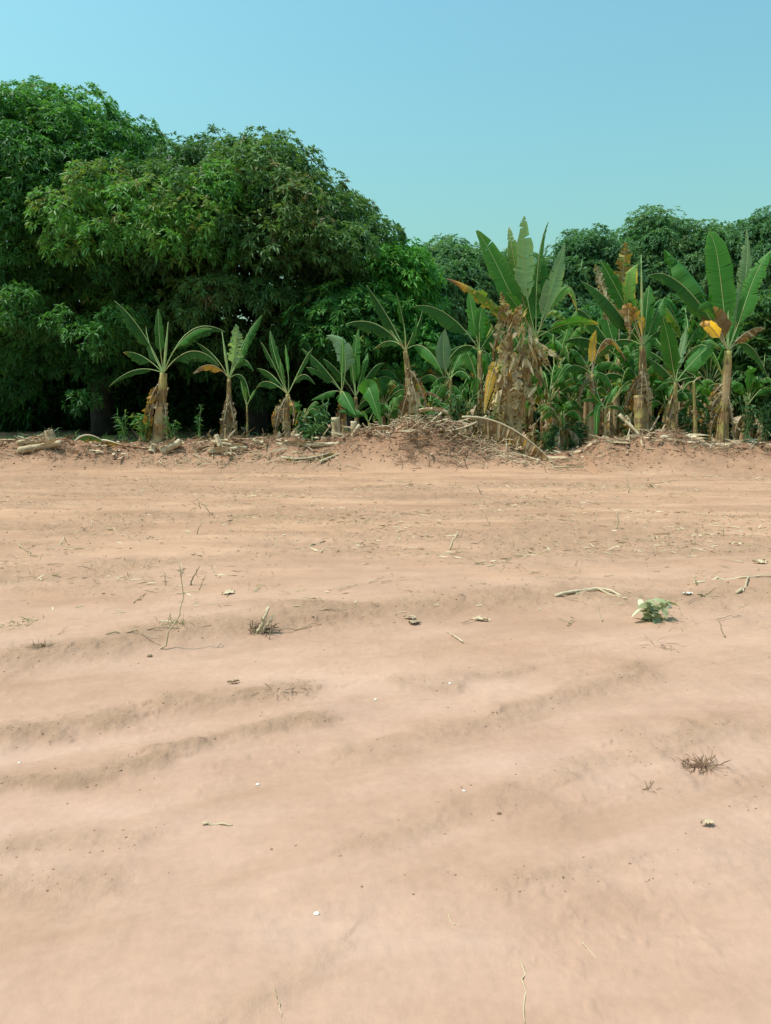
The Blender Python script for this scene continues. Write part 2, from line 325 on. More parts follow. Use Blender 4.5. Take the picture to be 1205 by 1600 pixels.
def soil_mat():
    m, N, Lk, B = newmat('bare_soil')
    g = N.new('ShaderNodeNewGeometry'); pos = g.outputs['Position']
    mp = N.new('ShaderNodeMapping'); mp.inputs['Scale'].default_value = (0.5, 1.3, 1); mp.inputs['Rotation'].default_value = (0, 0, math.radians(-8)); Lk.new(pos, mp.inputs[0])
    big = noise(N, Lk, 1.1, 6, mp.outputs[0], 0.62); fine = noise(N, Lk, 28, 6, pos, 0.6); mid = noise(N, Lk, 5, 5, pos, 0.6); blot = noise(N, Lk, 2.3, 5, pos, 0.62); grain = noise(N, Lk, 160, 3, pos, 0.6)
    mp2 = N.new('ShaderNodeMapping'); mp2.inputs['Scale'].default_value = (0.28, 1.25, 1); mp2.inputs['Rotation'].default_value = (0, 0, math.radians(3)); Lk.new(pos, mp2.inputs[0])
    bands = N.new('ShaderNodeMapRange'); bands.inputs[1].default_value = .33; bands.inputs[2].default_value = .67; Lk.new(noise(N, Lk, 1.3, 6, mp2.outputs[0], 0.65).outputs[0], bands.inputs[0])
    bm = attr(N, 'tone').outputs['Fac']; rd = attr(N, 'dry').outputs['Fac']; rm = attr(N, 'along').outputs['Fac']
    r = ramp(N, [(0.32, (0.385, 0.219, 0.153)), (0.48, (0.44, 0.260, 0.190)), (0.62, (0.475, 0.290, 0.219))]); Lk.new(big.outputs[0], r.inputs[0])
    c = r.outputs[0]
    sep = N.new('ShaderNodeSeparateXYZ'); Lk.new(pos, sep.inputs[0])
    mr = N.new('ShaderNodeMapRange'); mr.inputs[1].default_value = 3.0; mr.inputs[2].default_value = 9.0; Lk.new(sep.outputs[1], mr.inputs[0])
    c = mixc(N, Lk, math_(N, Lk, 'MULTIPLY', mr.outputs[0], 0.8), c, mixc(N, Lk, bands.outputs[0], (0.305, 0.162, 0.096), (0.52, 0.296, 0.188)))   # browner, less dusty soil further out
    mp3 = N.new('ShaderNodeMapping'); mp3.vector_type = 'TEXTURE'; mp3.inputs['Rotation'].default_value = (0, 0, math.radians(24)); mp3.inputs['Scale'].default_value = (2.6, .36, 1); Lk.new(pos, mp3.inputs[0])
    fur = N.new('ShaderNodeMapRange'); fur.inputs[1].default_value = .5; fur.inputs[2].default_value = .68; Lk.new(noise(N, Lk, 1.0, 5, mp3.outputs[0], 0.6).outputs[0], fur.inputs[0])
    mr2 = N.new('ShaderNodeMapRange'); mr2.inputs[1].default_value = 6.0; mr2.inputs[2].default_value = 9.0; mr2.inputs[3].default_value = .55; mr2.inputs[4].default_value = 0; Lk.new(sep.outputs[1], mr2.inputs[0])
    c = mixc(N, Lk, math_(N, Lk, 'MULTIPLY', fur.outputs[0], mr2.outputs[0]), c, (0.345, 0.196, 0.128))   # turned, darker soil along the tractor furrows
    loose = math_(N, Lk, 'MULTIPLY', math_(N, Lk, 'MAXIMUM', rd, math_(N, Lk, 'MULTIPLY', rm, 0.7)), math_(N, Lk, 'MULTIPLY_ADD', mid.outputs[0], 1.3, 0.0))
    c = mixc(N, Lk, loose, c, (0.31, 0.182, 0.117))  # browner disturbed soil, with micro-shadow of its coarse clods put into the colour
    c = mixc(N, Lk, math_(N, Lk, 'MULTIPLY', bm, 0.9), c, mixc(N, Lk, mid.outputs[0], (0.19, 0.090, 0.052), (0.335, 0.178, 0.108)))
    hs = N.new('ShaderNodeHueSaturation'); Lk.new(c, hs.inputs['Color']); Lk.new(math_(N, Lk, 'MULTIPLY_ADD', math_(N, Lk, 'ADD', fine.outputs[0], math_(N, Lk, 'MULTIPLY', blot.outputs[0], 1.1)), 0.24, 0.75), hs.inputs['Value'])
    Lk.new(hs.outputs[0], B.inputs['Base Color']); B.inputs['Roughness'].default_value = 0.95; B.inputs['Specular IOR Level'].default_value = 0.1
    hsum = math_(N, Lk, 'ADD', math_(N, Lk, 'MULTIPLY', fine.outputs[0], 1.0), math_(N, Lk, 'MULTIPLY', grain.outputs[0], 0.25))
    st = math_(N, Lk, 'MULTIPLY_ADD', math_(N, Lk, 'MAXIMUM', rd, rm), 0.4, 0.14)
    bp = N.new('ShaderNodeBump'); bp.inputs['Distance'].default_value = 0.03; Lk.new(st, bp.inputs['Strength']); Lk.new(hsum, bp.inputs['Height']); Lk.new(bp.outputs[0], B.inputs['Normal'])
    return m
M_soil = soil_mat()
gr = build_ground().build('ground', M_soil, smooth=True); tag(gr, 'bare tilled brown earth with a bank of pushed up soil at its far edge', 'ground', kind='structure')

# ------------------------------------------------------------------ trees
def pxm(n, D): return n*D/F_PX
def crown_points(center, rad, nsub, rmin, rmax, g, zmin, dens, mb, L, Wd, tone0, nleaf, backcut=0.5, fill=4000, extra=(), under_gap=0):
    """lumpy crown: leaf rosettes on the outside of many boughs set round an ellipsoid"""
    subs = []
    tries = 0
    while len(subs) < nsub and tries < 6000:
        tries += 1
        d = sph(1, g)[0]
        if d[2] < -0.55: continue
        r = g.uniform(rmin, rmax)
        p = center + d*(rad - 0.62*r)*g.uniform(0.93, 1.04)
        if p[2] < zmin: continue
        if under_gap and d[2] < 0.06 and d[1] < 0.5 and g.random() < under_gap: continue
        if any(np.linalg.norm(p-q[0]) < 0.72*(r+q[1])*0.92 for q in subs): continue
        subs.append((p, r, d, tone0 + g.uniform(-.14, .16)))
    for (p, r, tn) in extra: subs.append((p, r, nrm(p-center), tn))
    for p, r, d, tn in subs:
        n = int(dens*5.5*r*r)
        v = sph(n*3, g); score = v@d*0.75 + v[:, 2]*0.65
        keep = score > g.uniform(-0.35, 0.2, len(v)); v = v[keep][:n]
        if p[1] > center[1]+0.3*rad[1]: v = v[g.random(len(v)) > backcut]
        sq = np.array([1.05, 1.05, 0.72])
        lump = 1 + 0.28*np.sin(v[:, 0]*5+p[0]*7)*np.sin(v[:, 1]*5+p[1]*5) + 0.16*(g.random(len(v))-.5)
        C = p + v*sq*r*lump[:, None]
        A = nrm(v*0.8 + d*0.3 + np.array([0, 0, 0.55]))
        fl = np.where(g.random(len(C)) > 0.975, 0.3, 0)
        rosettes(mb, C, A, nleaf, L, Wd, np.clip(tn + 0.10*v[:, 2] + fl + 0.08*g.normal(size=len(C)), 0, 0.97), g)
    v = sph(fill*3, g)*g.uniform(0.55, 0.86, (fill*3, 1)); P = center + v*rad; P = P[(P[:, 2] > zmin-0.5) & ((v[:, 2] > -.05) | (v[:, 1] > .0) | (under_gap == 0))]
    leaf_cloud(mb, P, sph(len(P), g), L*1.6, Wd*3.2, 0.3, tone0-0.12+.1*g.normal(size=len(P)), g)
    for p, r, d, tn in subs:                    # inner twigs and leaves of every bough
        k = int(190*r*r); P = p + sph(k, g)*g.uniform(.1, .72, (k, 1))*r*np.array([1, 1, .7])
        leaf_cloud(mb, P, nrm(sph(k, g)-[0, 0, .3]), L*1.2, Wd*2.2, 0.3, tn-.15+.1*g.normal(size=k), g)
    return subs
def tree(name, label, cat, base, center, rad, nsub, rr, seed, mat, L=0.21, Wd=0.05, dens=20, tone=0.45, nleaf=10, zmin=1.2, trunk_r=0.28, fill=9000, extra=(), group=None, lean=0, under_gap=0):
    g = np.random.default_rng(seed)
    b = np.array([base[0], base[1], float(gz(base[0], base[1]))-0.05])
    t = thing(name, label, cat, tuple(b), group)
    mb = MB(); center = np.asarray(center, float); rad = np.asarray(rad, float)
    subs = crown_points(center, rad, nsub, rr[0], rr[1], g, zmin, dens, mb, L, Wd, tone, nleaf, fill=fill, extra=extra, under_gap=under_gap)
    tm = MB(); fork = np.array([b[0]+lean, b[1], b[2]+0.25*(center[2]-b[2])+0.8])
    tube(tm, bez(b, (b+fork)/2+np.array([lean*.2, 0, 0]), fork, 7), np.linspace(trunk_r*1.35, trunk_r, 7), 10, wob=.18, seed=seed)
    idx = [i for i in g.permutation(len(subs)) if subs[i][0][1] > center[1]-.15*rad[1]][:10]
    for i in idx:
        p = subs[i][0]; mid = (fork+p)/2 + np.array([0, 0, 0.12*np.linalg.norm(p-fork)])*g.uniform(-.3, 1)
        tube(tm, bez(fork-np.array([0, 0, .15]), mid, p, 8), np.linspace(trunk_r*0.42, 0.025, 8), 6, wob=.15, seed=seed+i)
    tm.build('trunk', M_bark, t, True)
    mb.build('crown', mat, t)
    return t

def E(px, py, D): return at(px, py, D)
def blob(px, py, D, rpx, tn): return (at(px, py, D), pxm(rpx, D), tn)
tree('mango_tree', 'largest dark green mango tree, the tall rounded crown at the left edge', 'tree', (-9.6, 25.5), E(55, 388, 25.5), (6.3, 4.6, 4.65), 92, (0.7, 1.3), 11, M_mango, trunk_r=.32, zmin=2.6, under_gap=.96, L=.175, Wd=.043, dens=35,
     extra=[blob(110, 345, 20.9, 52, 0.75), blob(160, 300, 21.2, 50, 0.80), blob(230, 330, 20.8, 58, 0.75), blob(300, 345, 20.7, 52, 0.78), blob(345, 300, 21, 45, 0.70), blob(180, 380, 20.6, 45, 0.70), blob(260, 380, 20.5, 50, 0.75), blob(330, 385, 20.8, 40, 0.70), blob(105, 390, 20.8, 38, 0.75),  # front clump has lighter leaf tones: its sunlit look is in the colour
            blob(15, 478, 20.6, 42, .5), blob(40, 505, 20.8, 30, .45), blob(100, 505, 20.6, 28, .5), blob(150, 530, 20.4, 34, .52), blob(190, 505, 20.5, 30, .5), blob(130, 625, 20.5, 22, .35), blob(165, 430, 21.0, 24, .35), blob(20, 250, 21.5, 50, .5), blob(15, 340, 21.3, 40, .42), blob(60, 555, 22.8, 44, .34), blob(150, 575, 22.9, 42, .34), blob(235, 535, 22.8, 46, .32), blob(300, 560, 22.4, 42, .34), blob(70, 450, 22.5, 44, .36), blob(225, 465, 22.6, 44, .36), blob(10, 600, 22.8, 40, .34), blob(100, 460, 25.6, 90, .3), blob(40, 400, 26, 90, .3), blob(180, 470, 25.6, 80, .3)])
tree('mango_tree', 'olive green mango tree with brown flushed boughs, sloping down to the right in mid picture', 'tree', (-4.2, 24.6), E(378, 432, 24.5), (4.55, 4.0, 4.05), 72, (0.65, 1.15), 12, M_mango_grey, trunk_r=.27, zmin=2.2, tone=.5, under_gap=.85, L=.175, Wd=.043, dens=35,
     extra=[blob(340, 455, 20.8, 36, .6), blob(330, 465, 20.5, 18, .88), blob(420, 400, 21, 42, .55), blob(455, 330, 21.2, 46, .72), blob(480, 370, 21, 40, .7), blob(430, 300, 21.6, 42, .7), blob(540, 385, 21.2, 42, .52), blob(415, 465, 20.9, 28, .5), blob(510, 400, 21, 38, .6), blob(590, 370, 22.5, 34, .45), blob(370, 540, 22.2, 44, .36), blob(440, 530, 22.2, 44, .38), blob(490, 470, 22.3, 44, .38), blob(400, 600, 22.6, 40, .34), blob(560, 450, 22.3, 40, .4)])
tree('leafy_tree', 'bright green leafy tree at the right foot of the big mango trees', 'tree', (0.4, 22.9), E(618, 470, 22.8), (1.25, 1.4, 1.75), 24, (0.4, 0.75), 13, M_bright, L=.2, Wd=.045, dens=22, tone=.55, zmin=.9, trunk_r=.10, fill=1500,
     extra=[blob(640, 420, 22.2, 30, .6), blob(600, 425, 22, 28, .55), blob(665, 445, 22.3, 28, .6)])
tree('shrub', 'leafy green shrub behind the yellow stemmed banana plant', 'shrub', (0.9, 21.6), E(655, 560, 21.5), (0.8, .7, 1.1), 14, (0.3, 0.55), 17, M_bright, L=.17, Wd=.04, dens=24, tone=.35, zmin=.4, trunk_r=.05, fill=700)
tree('shrub', 'dark green shrub under the olive mango crown, behind the short banana clump', 'shrub', (-1.0, 21.3), E(545, 520, 21.2), (1.5, 1.0, 1.35), 22, (0.35, 0.7), 14, M_mango, L=.19, Wd=.042, dens=22, tone=.55, zmin=.6, trunk_r=.07, fill=1500)
tree('shrub', 'dark leafy shrub with pale tips at the right edge, beside the tall banana plant', 'shrub', (9.9, 20.2), E(1195, 570, 20.0), (0.95, 0.9, 2.0), 20, (0.35, 0.6), 15, M_mango_grey, L=.2, Wd=.05, dens=20, tone=.5, zmin=.6, trunk_r=.07, fill=1600)
far = [(652, 480, 34, 62, 78, 'far low tree peeping over the bright green leafy tree'), (705, 468, 36, 75, 92, 'low spiky topped far tree in the dip right of the mango trees'),
       (800, 480, 40, 80, 85, 'far tree hidden behind the tall torn banana leaves'),
       (915, 470, 38, 75, 110, 'far dark tree just right of the tall torn banana leaves'),
       (1015, 455, 40, 75, 122, 'highest of the far dark trees, above the dry upright banana leaf'),
       (1110, 455, 39, 75, 108, 'far dark tree behind the wide smooth banana leaf at right'),
       (1200, 450, 38, 70, 118, 'far dark tree at the right edge above the leafy shrub')]
for k, (px, py, D, rx, rz, lab) in enumerate(far):
    c = E(px, py, D)
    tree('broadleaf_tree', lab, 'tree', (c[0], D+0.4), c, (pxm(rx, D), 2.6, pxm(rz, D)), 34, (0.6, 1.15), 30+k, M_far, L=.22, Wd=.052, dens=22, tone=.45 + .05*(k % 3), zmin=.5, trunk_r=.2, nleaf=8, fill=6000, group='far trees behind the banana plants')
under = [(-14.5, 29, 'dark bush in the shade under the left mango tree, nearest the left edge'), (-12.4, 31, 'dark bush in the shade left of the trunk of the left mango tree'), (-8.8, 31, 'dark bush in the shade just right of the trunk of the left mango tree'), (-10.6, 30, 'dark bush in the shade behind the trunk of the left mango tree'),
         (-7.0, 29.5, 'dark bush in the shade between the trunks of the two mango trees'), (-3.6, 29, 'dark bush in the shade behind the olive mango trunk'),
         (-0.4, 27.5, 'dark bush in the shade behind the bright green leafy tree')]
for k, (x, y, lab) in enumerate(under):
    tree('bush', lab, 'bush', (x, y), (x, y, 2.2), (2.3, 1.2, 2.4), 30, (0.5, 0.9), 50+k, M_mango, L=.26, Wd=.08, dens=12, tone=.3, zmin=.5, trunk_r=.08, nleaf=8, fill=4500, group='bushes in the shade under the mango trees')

back = [(1.6, 22.8, 'dark leafy shrub behind the pale paddle leaf, right of the bright green tree'), (3.3, 23.2, 'dark leafy shrub behind the tallest banana trunk'),
        (5.0, 22.8, 'dark leafy shrub behind the broken banana plant'), (6.7, 23.2, 'dark leafy shrub behind the crowded banana plant'),
        (8.4, 22.6, 'dark leafy shrub behind the tall right banana plant'), (10.3, 23.0, 'dark leafy shrub farthest right behind the banana plants'), (12.2, 23.4, 'dark leafy shrub outside the right end of the banana row')]
for k, (x, y, lab) in enumerate(back):
    hh = (1.95, 2.1, 2.3, 2.3, 2.4, 2.4, 2.4)[k]
    tree('shrub', lab, 'shrub', (x, y), (x, y, hh), (1.25, .9, hh), 26, (0.4, 0.7), 80+k, (M_mango, M_mango_grey, M_far)[k % 3], L=.22, Wd=.055, dens=14, tone=.42, zmin=.3, trunk_r=.07, nleaf=8, fill=2600, group='leafy shrubs behind the banana row')

# ------------------------------------------------------------------ banana plants
def banana_leaf(parent, P0, M, P2, wid, roll=0.0, hang=0.2, tear=0.3, dry=0.0, tipdry=0.0, pet=0.2, seed=0, vfold=0.25, tone=0.5, rib_r=0.0088, name='leaf', label=None, nseg=42, ribdry=None, crumple=0.0, pale=False):
    g = np.random.default_rng(seed)
    P0, M, P2 = (np.asarray(a, float) for a in (P0, M, P2))
    wid *= 0.88; roll = roll + math.radians(22)*min(1, max(0, hang)); hang *= 1.35
    if dry < .6: tear = min(.75, tear + .06 + .12*g.random())
    c = bez(P0, M, P2, nseg+1); tq = np.linspace(0, 1, nseg+1)[:, None]; Lc = np.linalg.norm(P2-P0)
    c = c - np.array([0, 0, 1.0])*tq**4*Lc*g.uniform(.0, .13) + np.array([g.normal()*.03, g.normal()*.05, 0])*Lc*np.sin(tq*np.pi)*tq
    T = nrm(np.gradient(c, axis=0))
    mid = c[nseg//2]; V = nrm(np.array([0, 0, CAM_H]) - np.array([mid[0]*.0, 0, 0]) - mid*np.array([0, 1, 0]))   # blade faces south at roll 0
    A = nrm(np.cross(T, V)); Bn = np.cross(A, T)
    w = nrm(A*math.cos(roll) + Bn*math.sin(roll)); Nn = np.cross(T, w)
    if (Nn @ V).mean() < 0: Nn = -Nn
    G = np.array([0, 0, -1.0]) - T*(T @ np.array([0, 0, -1.0]))[:, None]
    i0 = int(pet*nseg); s = np.linspace(0, 1, nseg+1)
    t = np.clip((s - pet)/(1-pet), 0, 1)
    prof = np.minimum(1, (t/0.14 + 0.02)**0.75) * np.clip((1-t)/0.46, 0, 1)**0.75 * (1 - 0.10*t)
    wave = 1 + 0.05*np.sin(s*31+seed)
    hw = wid/2*prof*wave
    mb = MB()
    for sgn in (-1, 1):
        torn = g.random(nseg+1) < tear*1.0 if dry >= .6 else g.random(nseg+1) < tear*(.35+1.2*(np.sin(np.linspace(0, 9, nseg+1)+seed)>.1))*.8
        i = i0
        while i < nseg:
            j = i+1
            while j < nseg and not torn[j]: j += 1
            k = np.arange(i, j+1)
            extra = g.uniform(0.0, 0.9) if tear > 0.25 else g.uniform(0, .25)
            hg = np.clip(hang*(0.85+0.4*g.random()) + extra*tear*0.5, 0, 1.6)
            trim = g.uniform(0.66, 1.0) if tear > .3 else g.uniform(.93, 1)
            rows = []; gap = g.uniform(.02, .24) if dry < .6 else g.uniform(.1, .5)
            for q, frac in enumerate((0.0, 0.35, 0.7, 1.0)):
                hgq = hg*(0.45 + 0.75*frac) if hg < .8 else hg*(0.8 + 0.4*frac)
                dirv = nrm(sgn*w[k]*max(0.05, (1-hgq*0.75)) + G[k]*hgq + Nn[k]*vfold*(1-frac))
                ln = hw[k]*frac*trim
                fwd = 0.22*hw[k]*frac
                row = c[k] + dirv*ln[:, None] + T[k]*fwd[:, None]
                if crumple: row = row + g.normal(size=row.shape)*crumple*frac*wid
                if j-i > 0 and tear > 0.15:       # the strip's own end is narrower: open tears
                    cen = row.mean(0); row = cen + (row-cen)*(1-gap*frac*min(1, tear*1.6))
                rows.append(row)
            n = len(k); R = np.stack(rows, 0).reshape(-1, 3)
            a = np.arange(3)[:, None]*n + np.arange(n-1)[None, :]
            qd = np.stack([a, a+1, a+n+1, a+n], -1).reshape(-1, 4)
            fr = np.repeat([0, .35, .7, 1.0], n); tt = np.tile(t[k], 4)
            dr = dry + tipdry*np.clip((tt-0.55)/0.45, 0, 1)**1.2 + (0.28*fr**3*g.random() if dry < .5 else 0.13*g.normal())
            mb.add(R, [qd], tone + (0.10 if dry < .6 else .55)*(g.random()-.5) + (0.12 if sgn > 0 else 0), np.clip(dr, 0, 1), np.tile(s[k], 4) + sgn*0.013*fr)
            i = j
    o = mb.build(name, M_banp if pale else M_ban, parent, True)
    if label: tag(o, label)
    rb = MB(); rr = np.linspace(rib_r*1.35, rib_r*0.3, nseg+1)
    tube(rb, c + Nn*0.004, rr, 6, dry=(ribdry if ribdry is not None else 0.15+dry*0.7))
    rb.build('midrib', M_rib, o, True)
    return o

def pseudostem(parent, base, top, r0, r1, seed, bend=0.0, dry=0.25):
    g = np.random.default_rng(seed); mb = MB(); k = 26
    base = np.asarray(base, float); top = np.asarray(top, float)
    c = bez(base, (base+top)/2 + np.array([bend, 0, 0]), top, k)
    z = np.linspace(0, 1, k)
    r = r0 + (r1-r0)*z**0.8 + r0*0.35*np.exp(-z*14)
    step = np.zeros(k)
    for b in g.uniform(0.05, 0.9, 7): step += 0.05*r0*np.maximum(0, 1-np.abs(z-b)/0.06)
    tube(mb, c, r+step, 12, dry=dry*(1.15-z) + 0.12*g.random(k), wob=.10, seed=seed)
    for q in range(9):                          # loose leaf sheaths wrapped round the stem
        th = g.uniform(0, 2*np.pi); a0 = g.uniform(.02, .55); a1 = a0 + g.uniform(.15, .35); zz = np.linspace(a0, min(a1, .98), 6)
        cc = np.stack([np.interp(zz, z, c[:, i]) for i in range(3)], 1); rr = np.interp(zz, z, r+step)
        ths = th + np.linspace(-.55, .55, 4)
        off = 1.06 + 0.5*np.linspace(0, 1, 6)**3*g.uniform(0, 1)
        V = cc[:, None, :] + (rr*off)[:, None, None]*np.stack([np.cos(ths), np.sin(ths), ths*0], -1)[None]
        a = np.arange(5)[:, None]*4 + np.arange(3)[None, :]
        mb.add(V.reshape(-1, 3), [np.stack([a, a+1, a+5, a+4], -1).reshape(-1, 4)], .5, dry + g.uniform(0, .5))
    return mb.build('stem', M_stem, parent, True)

_seed = [100]
def nseed(): _seed[0] += 1; return _seed[0]
def plant(label, basepx, J, D, leaves, r=(0.13, 0.06), skirts=(), bend=0.0, stemdry=0.25, spear=None, pale_dead=False, name='banana_plant', group='banana plants along the soil bank'):
    """leaves: (tipx, tipy, midx, midy, width px, opts)"""
    top = at(J[0], J[1], D); bx = at(basepx, 690, D)
    b = np.array([bx[0], D, float(gz(bx[0], D))-0.06])
    t = thing(name, label, 'banana plant', tuple(b), group)
    pseudostem(t, b, top, r[0], r[1], nseed(), bend, stemdry)
    for lf in leaves:
        tx, ty, mx, my, wpx = lf[:5]; o = dict(lf[5]) if len(lf) > 5 else {}
        dz = o.pop('dz', random.uniform(-.35, .35)); s = o.pop('start', J)
        P0 = at(s[0], s[1], D) ; P2 = at(tx, ty, D+dz); M = at(mx, my, D+dz*0.45)
        if o.get('roll', 0) >= 45: o['hang'] = o.get('hang', .2) + .4; o['tone'] = o.get('tone', .5)*.65  # blades turned edge-on are darkened: shaded underside put into the leaf tone
        if 'roll' in o: o['roll'] = math.radians(o['roll'])
        banana_leaf(t, P0, M, P2, pxm(wpx, D), seed=nseed(), **o)
    for sk in skirts:
        tx, ty, mx, my, wpx, sx, sy = sk[:7]; o = dict(dry=random.uniform(.66, .95), tear=.38, hang=.15, vfold=-.9, crumple=.13, rib_r=.005, ribdry=.55, pet=.05, name='dead_leaf', nseg=22, tone=random.uniform(.15, .5)); wpx *= (.60 if pale_dead else .62)
        if pale_dead: o.update(dry=random.uniform(.84, 1.0), tone=random.uniform(.5, .9), crumple=.16)
        if len(sk) > 7: o.update(sk[7])
        dz = o.pop('dz', -.16 - .1*random.random())
        banana_leaf(t, at(sx, sy, D-.12), at(mx, my, D+dz), at(tx, ty, D+dz), pxm(wpx, D), seed=nseed(), **o)
    if spear:
        mb = MB(); P = bez(top, (top+at(*spear, D))/2, at(*spear, D), 10); tube(mb, P, np.concatenate([np.linspace(.02, .034, 5), np.linspace(.03, .005, 5)]), 8, dry=.12)
        mb.build('rolled_leaf', M_rib, t, True)
    return t
Y = dict
plant('short banana plant with thick ragged trunk and wide drooping leaves, leftmost of the banana plants', 246, (256, 583), 18.0, [
    (247, 474, 249, 530, 20, Y(roll=15, tear=.1, tone=.2, pet=.3)), (179, 466, 222, 518, 36, Y(roll=60, hang=.7, tear=.25, tone=.15, pet=.3, rib_r=.012)),  # low tones put the hanging blades' shade into their green
    (352, 508, 297, 518, 44, Y(roll=60, hang=1.0, tear=.35, tone=.15, pet=.25, rib_r=.012)), (331, 498, 285, 528, 22, Y(roll=40, hang=.5, tone=.6, pet=.35, dz=-.5)), (343, 572, 299, 549, 40, Y(roll=60, hang=1.2, tear=.35, tone=.1, pet=.2, dz=-.3)),
    (192, 546, 222, 556, 34, Y(roll=60, hang=1.2, tear=.4, tipdry=.5, tone=.3, pet=.3)), (170, 597, 212, 577, 18, Y(roll=65, hang=.5, tear=.1, tone=.1, pet=.2)), (228, 500, 238, 545, 30, Y(roll=70, hang=.3, tone=.05, dz=.5))],
    (0.165, 0.085), [(232, 690, 233, 645, 30, 247, 600), (236, 665, 236, 640, 24, 250, 610), (228, 650, 234, 625, 22, 248, 600), (262, 690, 260, 660, 16, 258, 630)], spear=(263, 503), stemdry=.38)
plant('slender banana plant with orange dying leaf and flared dry skirt at its trunk', 357, (358, 592), 18.1, [
    (410, 483, 384, 530, 30, Y(roll=25, tear=.35, hang=.5, tone=.35, pet=.25)), (369, 496, 367, 545, 28, Y(roll=-20, tear=.5, tone=.8, crumple=.05, pale=True, pet=.25)), (308, 534, 336, 556, 22, Y(roll=60, hang=1.0, tear=.25, tone=.1, pet=.35)),
    (301, 577, 332, 570, 26, Y(roll=50, hang=1.0, tear=.5, dry=.46, tipdry=.5, label='dying orange banana leaf', tone=1.1, pet=.2)), (396, 576, 378, 562, 26, Y(roll=60, hang=1.1, tone=.4)), (390, 622, 379, 588, 20, Y(roll=50, hang=.9, tone=.15)), (388, 520, 376, 556, 24, Y(roll=40, tear=.4, hang=.4, tone=.3))],
    (0.105, 0.045), [(343, 690, 351, 655, 22, 357, 625), (371, 690, 365, 655, 20, 359, 622), (357, 690, 357, 662, 18, 357, 630), (349, 690, 354, 650, 18, 357, 618)], spear=(347, 518), stemdry=.42)
plant('thin leggy banana sucker beside the slender plant with the orange leaf', 387, (386, 634), 18.3, [
    (376, 590, 380, 612, 9, Y(roll=30)), (401, 605, 394, 618, 8, Y(roll=30, tone=.6)), (383, 600, 384, 615, 8, Y(tone=.6))], (0.028, 0.018), stemdry=.1)
plant('low banana plant of narrow upright leaves over a brown withered base, third clump from left', 450, (450, 616), 18.0, [
    (422, 508, 433, 562, 18, Y(roll=15, tear=.2, tone=.15, pet=.3)), (446, 530, 452, 575, 9, Y(roll=25, tone=.75, pet=.4)), (489, 538, 470, 578, 16, Y(roll=65, hang=.9, tone=.1, pet=.35, rib_r=.011)), (408, 528, 426, 566, 14, Y(roll=60, hang=.6, tone=.1, pet=.35)), (438, 560, 442, 588, 16, Y(roll=30, tone=.3)),
    (402, 575, 424, 586, 26, Y(roll=50, hang=1.1, tone=.2, tipdry=.25, pet=.25)), (400, 605, 420, 596, 26, Y(roll=50, hang=1.2, tone=.35, tipdry=.4)), (492, 596, 472, 586, 20, Y(roll=60, hang=1.0, tone=.2))],
    (0.07, 0.05), [(432, 692, 436, 650, 26, 448, 620), (448, 690, 442, 650, 24, 448, 625), (458, 660, 458, 640, 16, 452, 620), (428, 670, 434, 645, 20, 448, 622, Y(dry=.75))], stemdry=.3)
plant('short bushy banana plant with one pale leaf curling over to the left', 540, (534, 612), 18.3, [
    (510, 524, 538, 548, 36, Y(roll=-15, tear=.25, hang=.3, tone=.55, pale=True)), (478, 572, 505, 582, 28, Y(roll=55, hang=.7, tone=.45)), (472, 540, 505, 572, 26, Y(roll=50, hang=.5, tone=.35)), (536, 516, 535, 565, 12, Y(roll=30, tone=.6)),
    (486, 622, 512, 612, 26, Y(roll=40, hang=.6, tone=.5)), (556, 648, 540, 618, 34, Y(roll=20, hang=.3, tear=.1, tone=.55, dz=-.5))], (0.08, 0.05), [(530, 690, 530, 655, 22, 534, 625)], stemdry=.4)
plant('leafy banana sucker with upright leaves just right of the pale curling leaf', 560, (556, 620), 18.7, [
    (561, 508, 556, 565, 26, Y(roll=30, tone=.45)), (545, 530, 550, 575, 18, Y(roll=40, tone=.5)), (575, 545, 566, 580, 20, Y(roll=35, tone=.5)), (600, 560, 580, 580, 26, Y(roll=55, hang=.5, tone=.4)), (505, 560, 530, 580, 26, Y(roll=55, hang=.5, tone=.35))], (0.07, 0.045), stemdry=.3)
plant('low banana sucker with two broad smooth leaves drooping over the bank', 582, (576, 660), 17.9, [
    (596, 660, 578, 608, 34, Y(roll=-10, hang=.15, tear=.05, tone=.7, start=(572, 625), pet=.05, dz=-.4)), (530, 640, 556, 640, 30, Y(roll=30, hang=.5, tear=.1, tone=.55)), (612, 640, 595, 632, 20, Y(roll=40, hang=.5, tone=.5)), (565, 640, 570, 648, 8, Y(tone=.9))], (0.05, 0.03), stemdry=.2)
plant('slim yellow stemmed banana plant with long thin leaf ribs fanning up and a swollen base', 640, (633, 548), 18.0, [
    (573, 445, 610, 504, 34, Y(roll=60, hang=.8, tear=.3, tone=.15, pet=.35, rib_r=.012)), (619, 453, 632, 500, 16, Y(roll=75, hang=.3, tone=.4, pet=.4, rib_r=.012)), (540, 498, 592, 508, 44, Y(roll=60, hang=1.2, tear=.3, tone=.1, pet=.25, rib_r=.012)), (596, 500, 616, 525, 30, Y(roll=55, hang=.8, tone=.1, dz=.4)), (652, 492, 643, 525, 20, Y(roll=45, hang=.3, tone=.5)),
    (692, 585, 664, 543, 34, Y(roll=40, hang=.7, tear=.15, tone=.6, dz=-.5)), (660, 478, 648, 515, 26, Y(roll=50, hang=.4, tone=.35, dz=.4)), (583, 540, 612, 532, 22, Y(roll=55, hang=.7, tone=.3, tipdry=.7))],
    (0.15, 0.055), [(668, 640, 655, 600, 24, 636, 575), (655, 690, 654, 640, 30, 642, 590), (628, 690, 628, 650, 28, 640, 605), (690, 620, 668, 612, 24, 646, 620, Y(hang=.8)), (612, 690, 622, 660, 20, 636, 640, Y(dry=.95))], stemdry=.30, bend=.06)
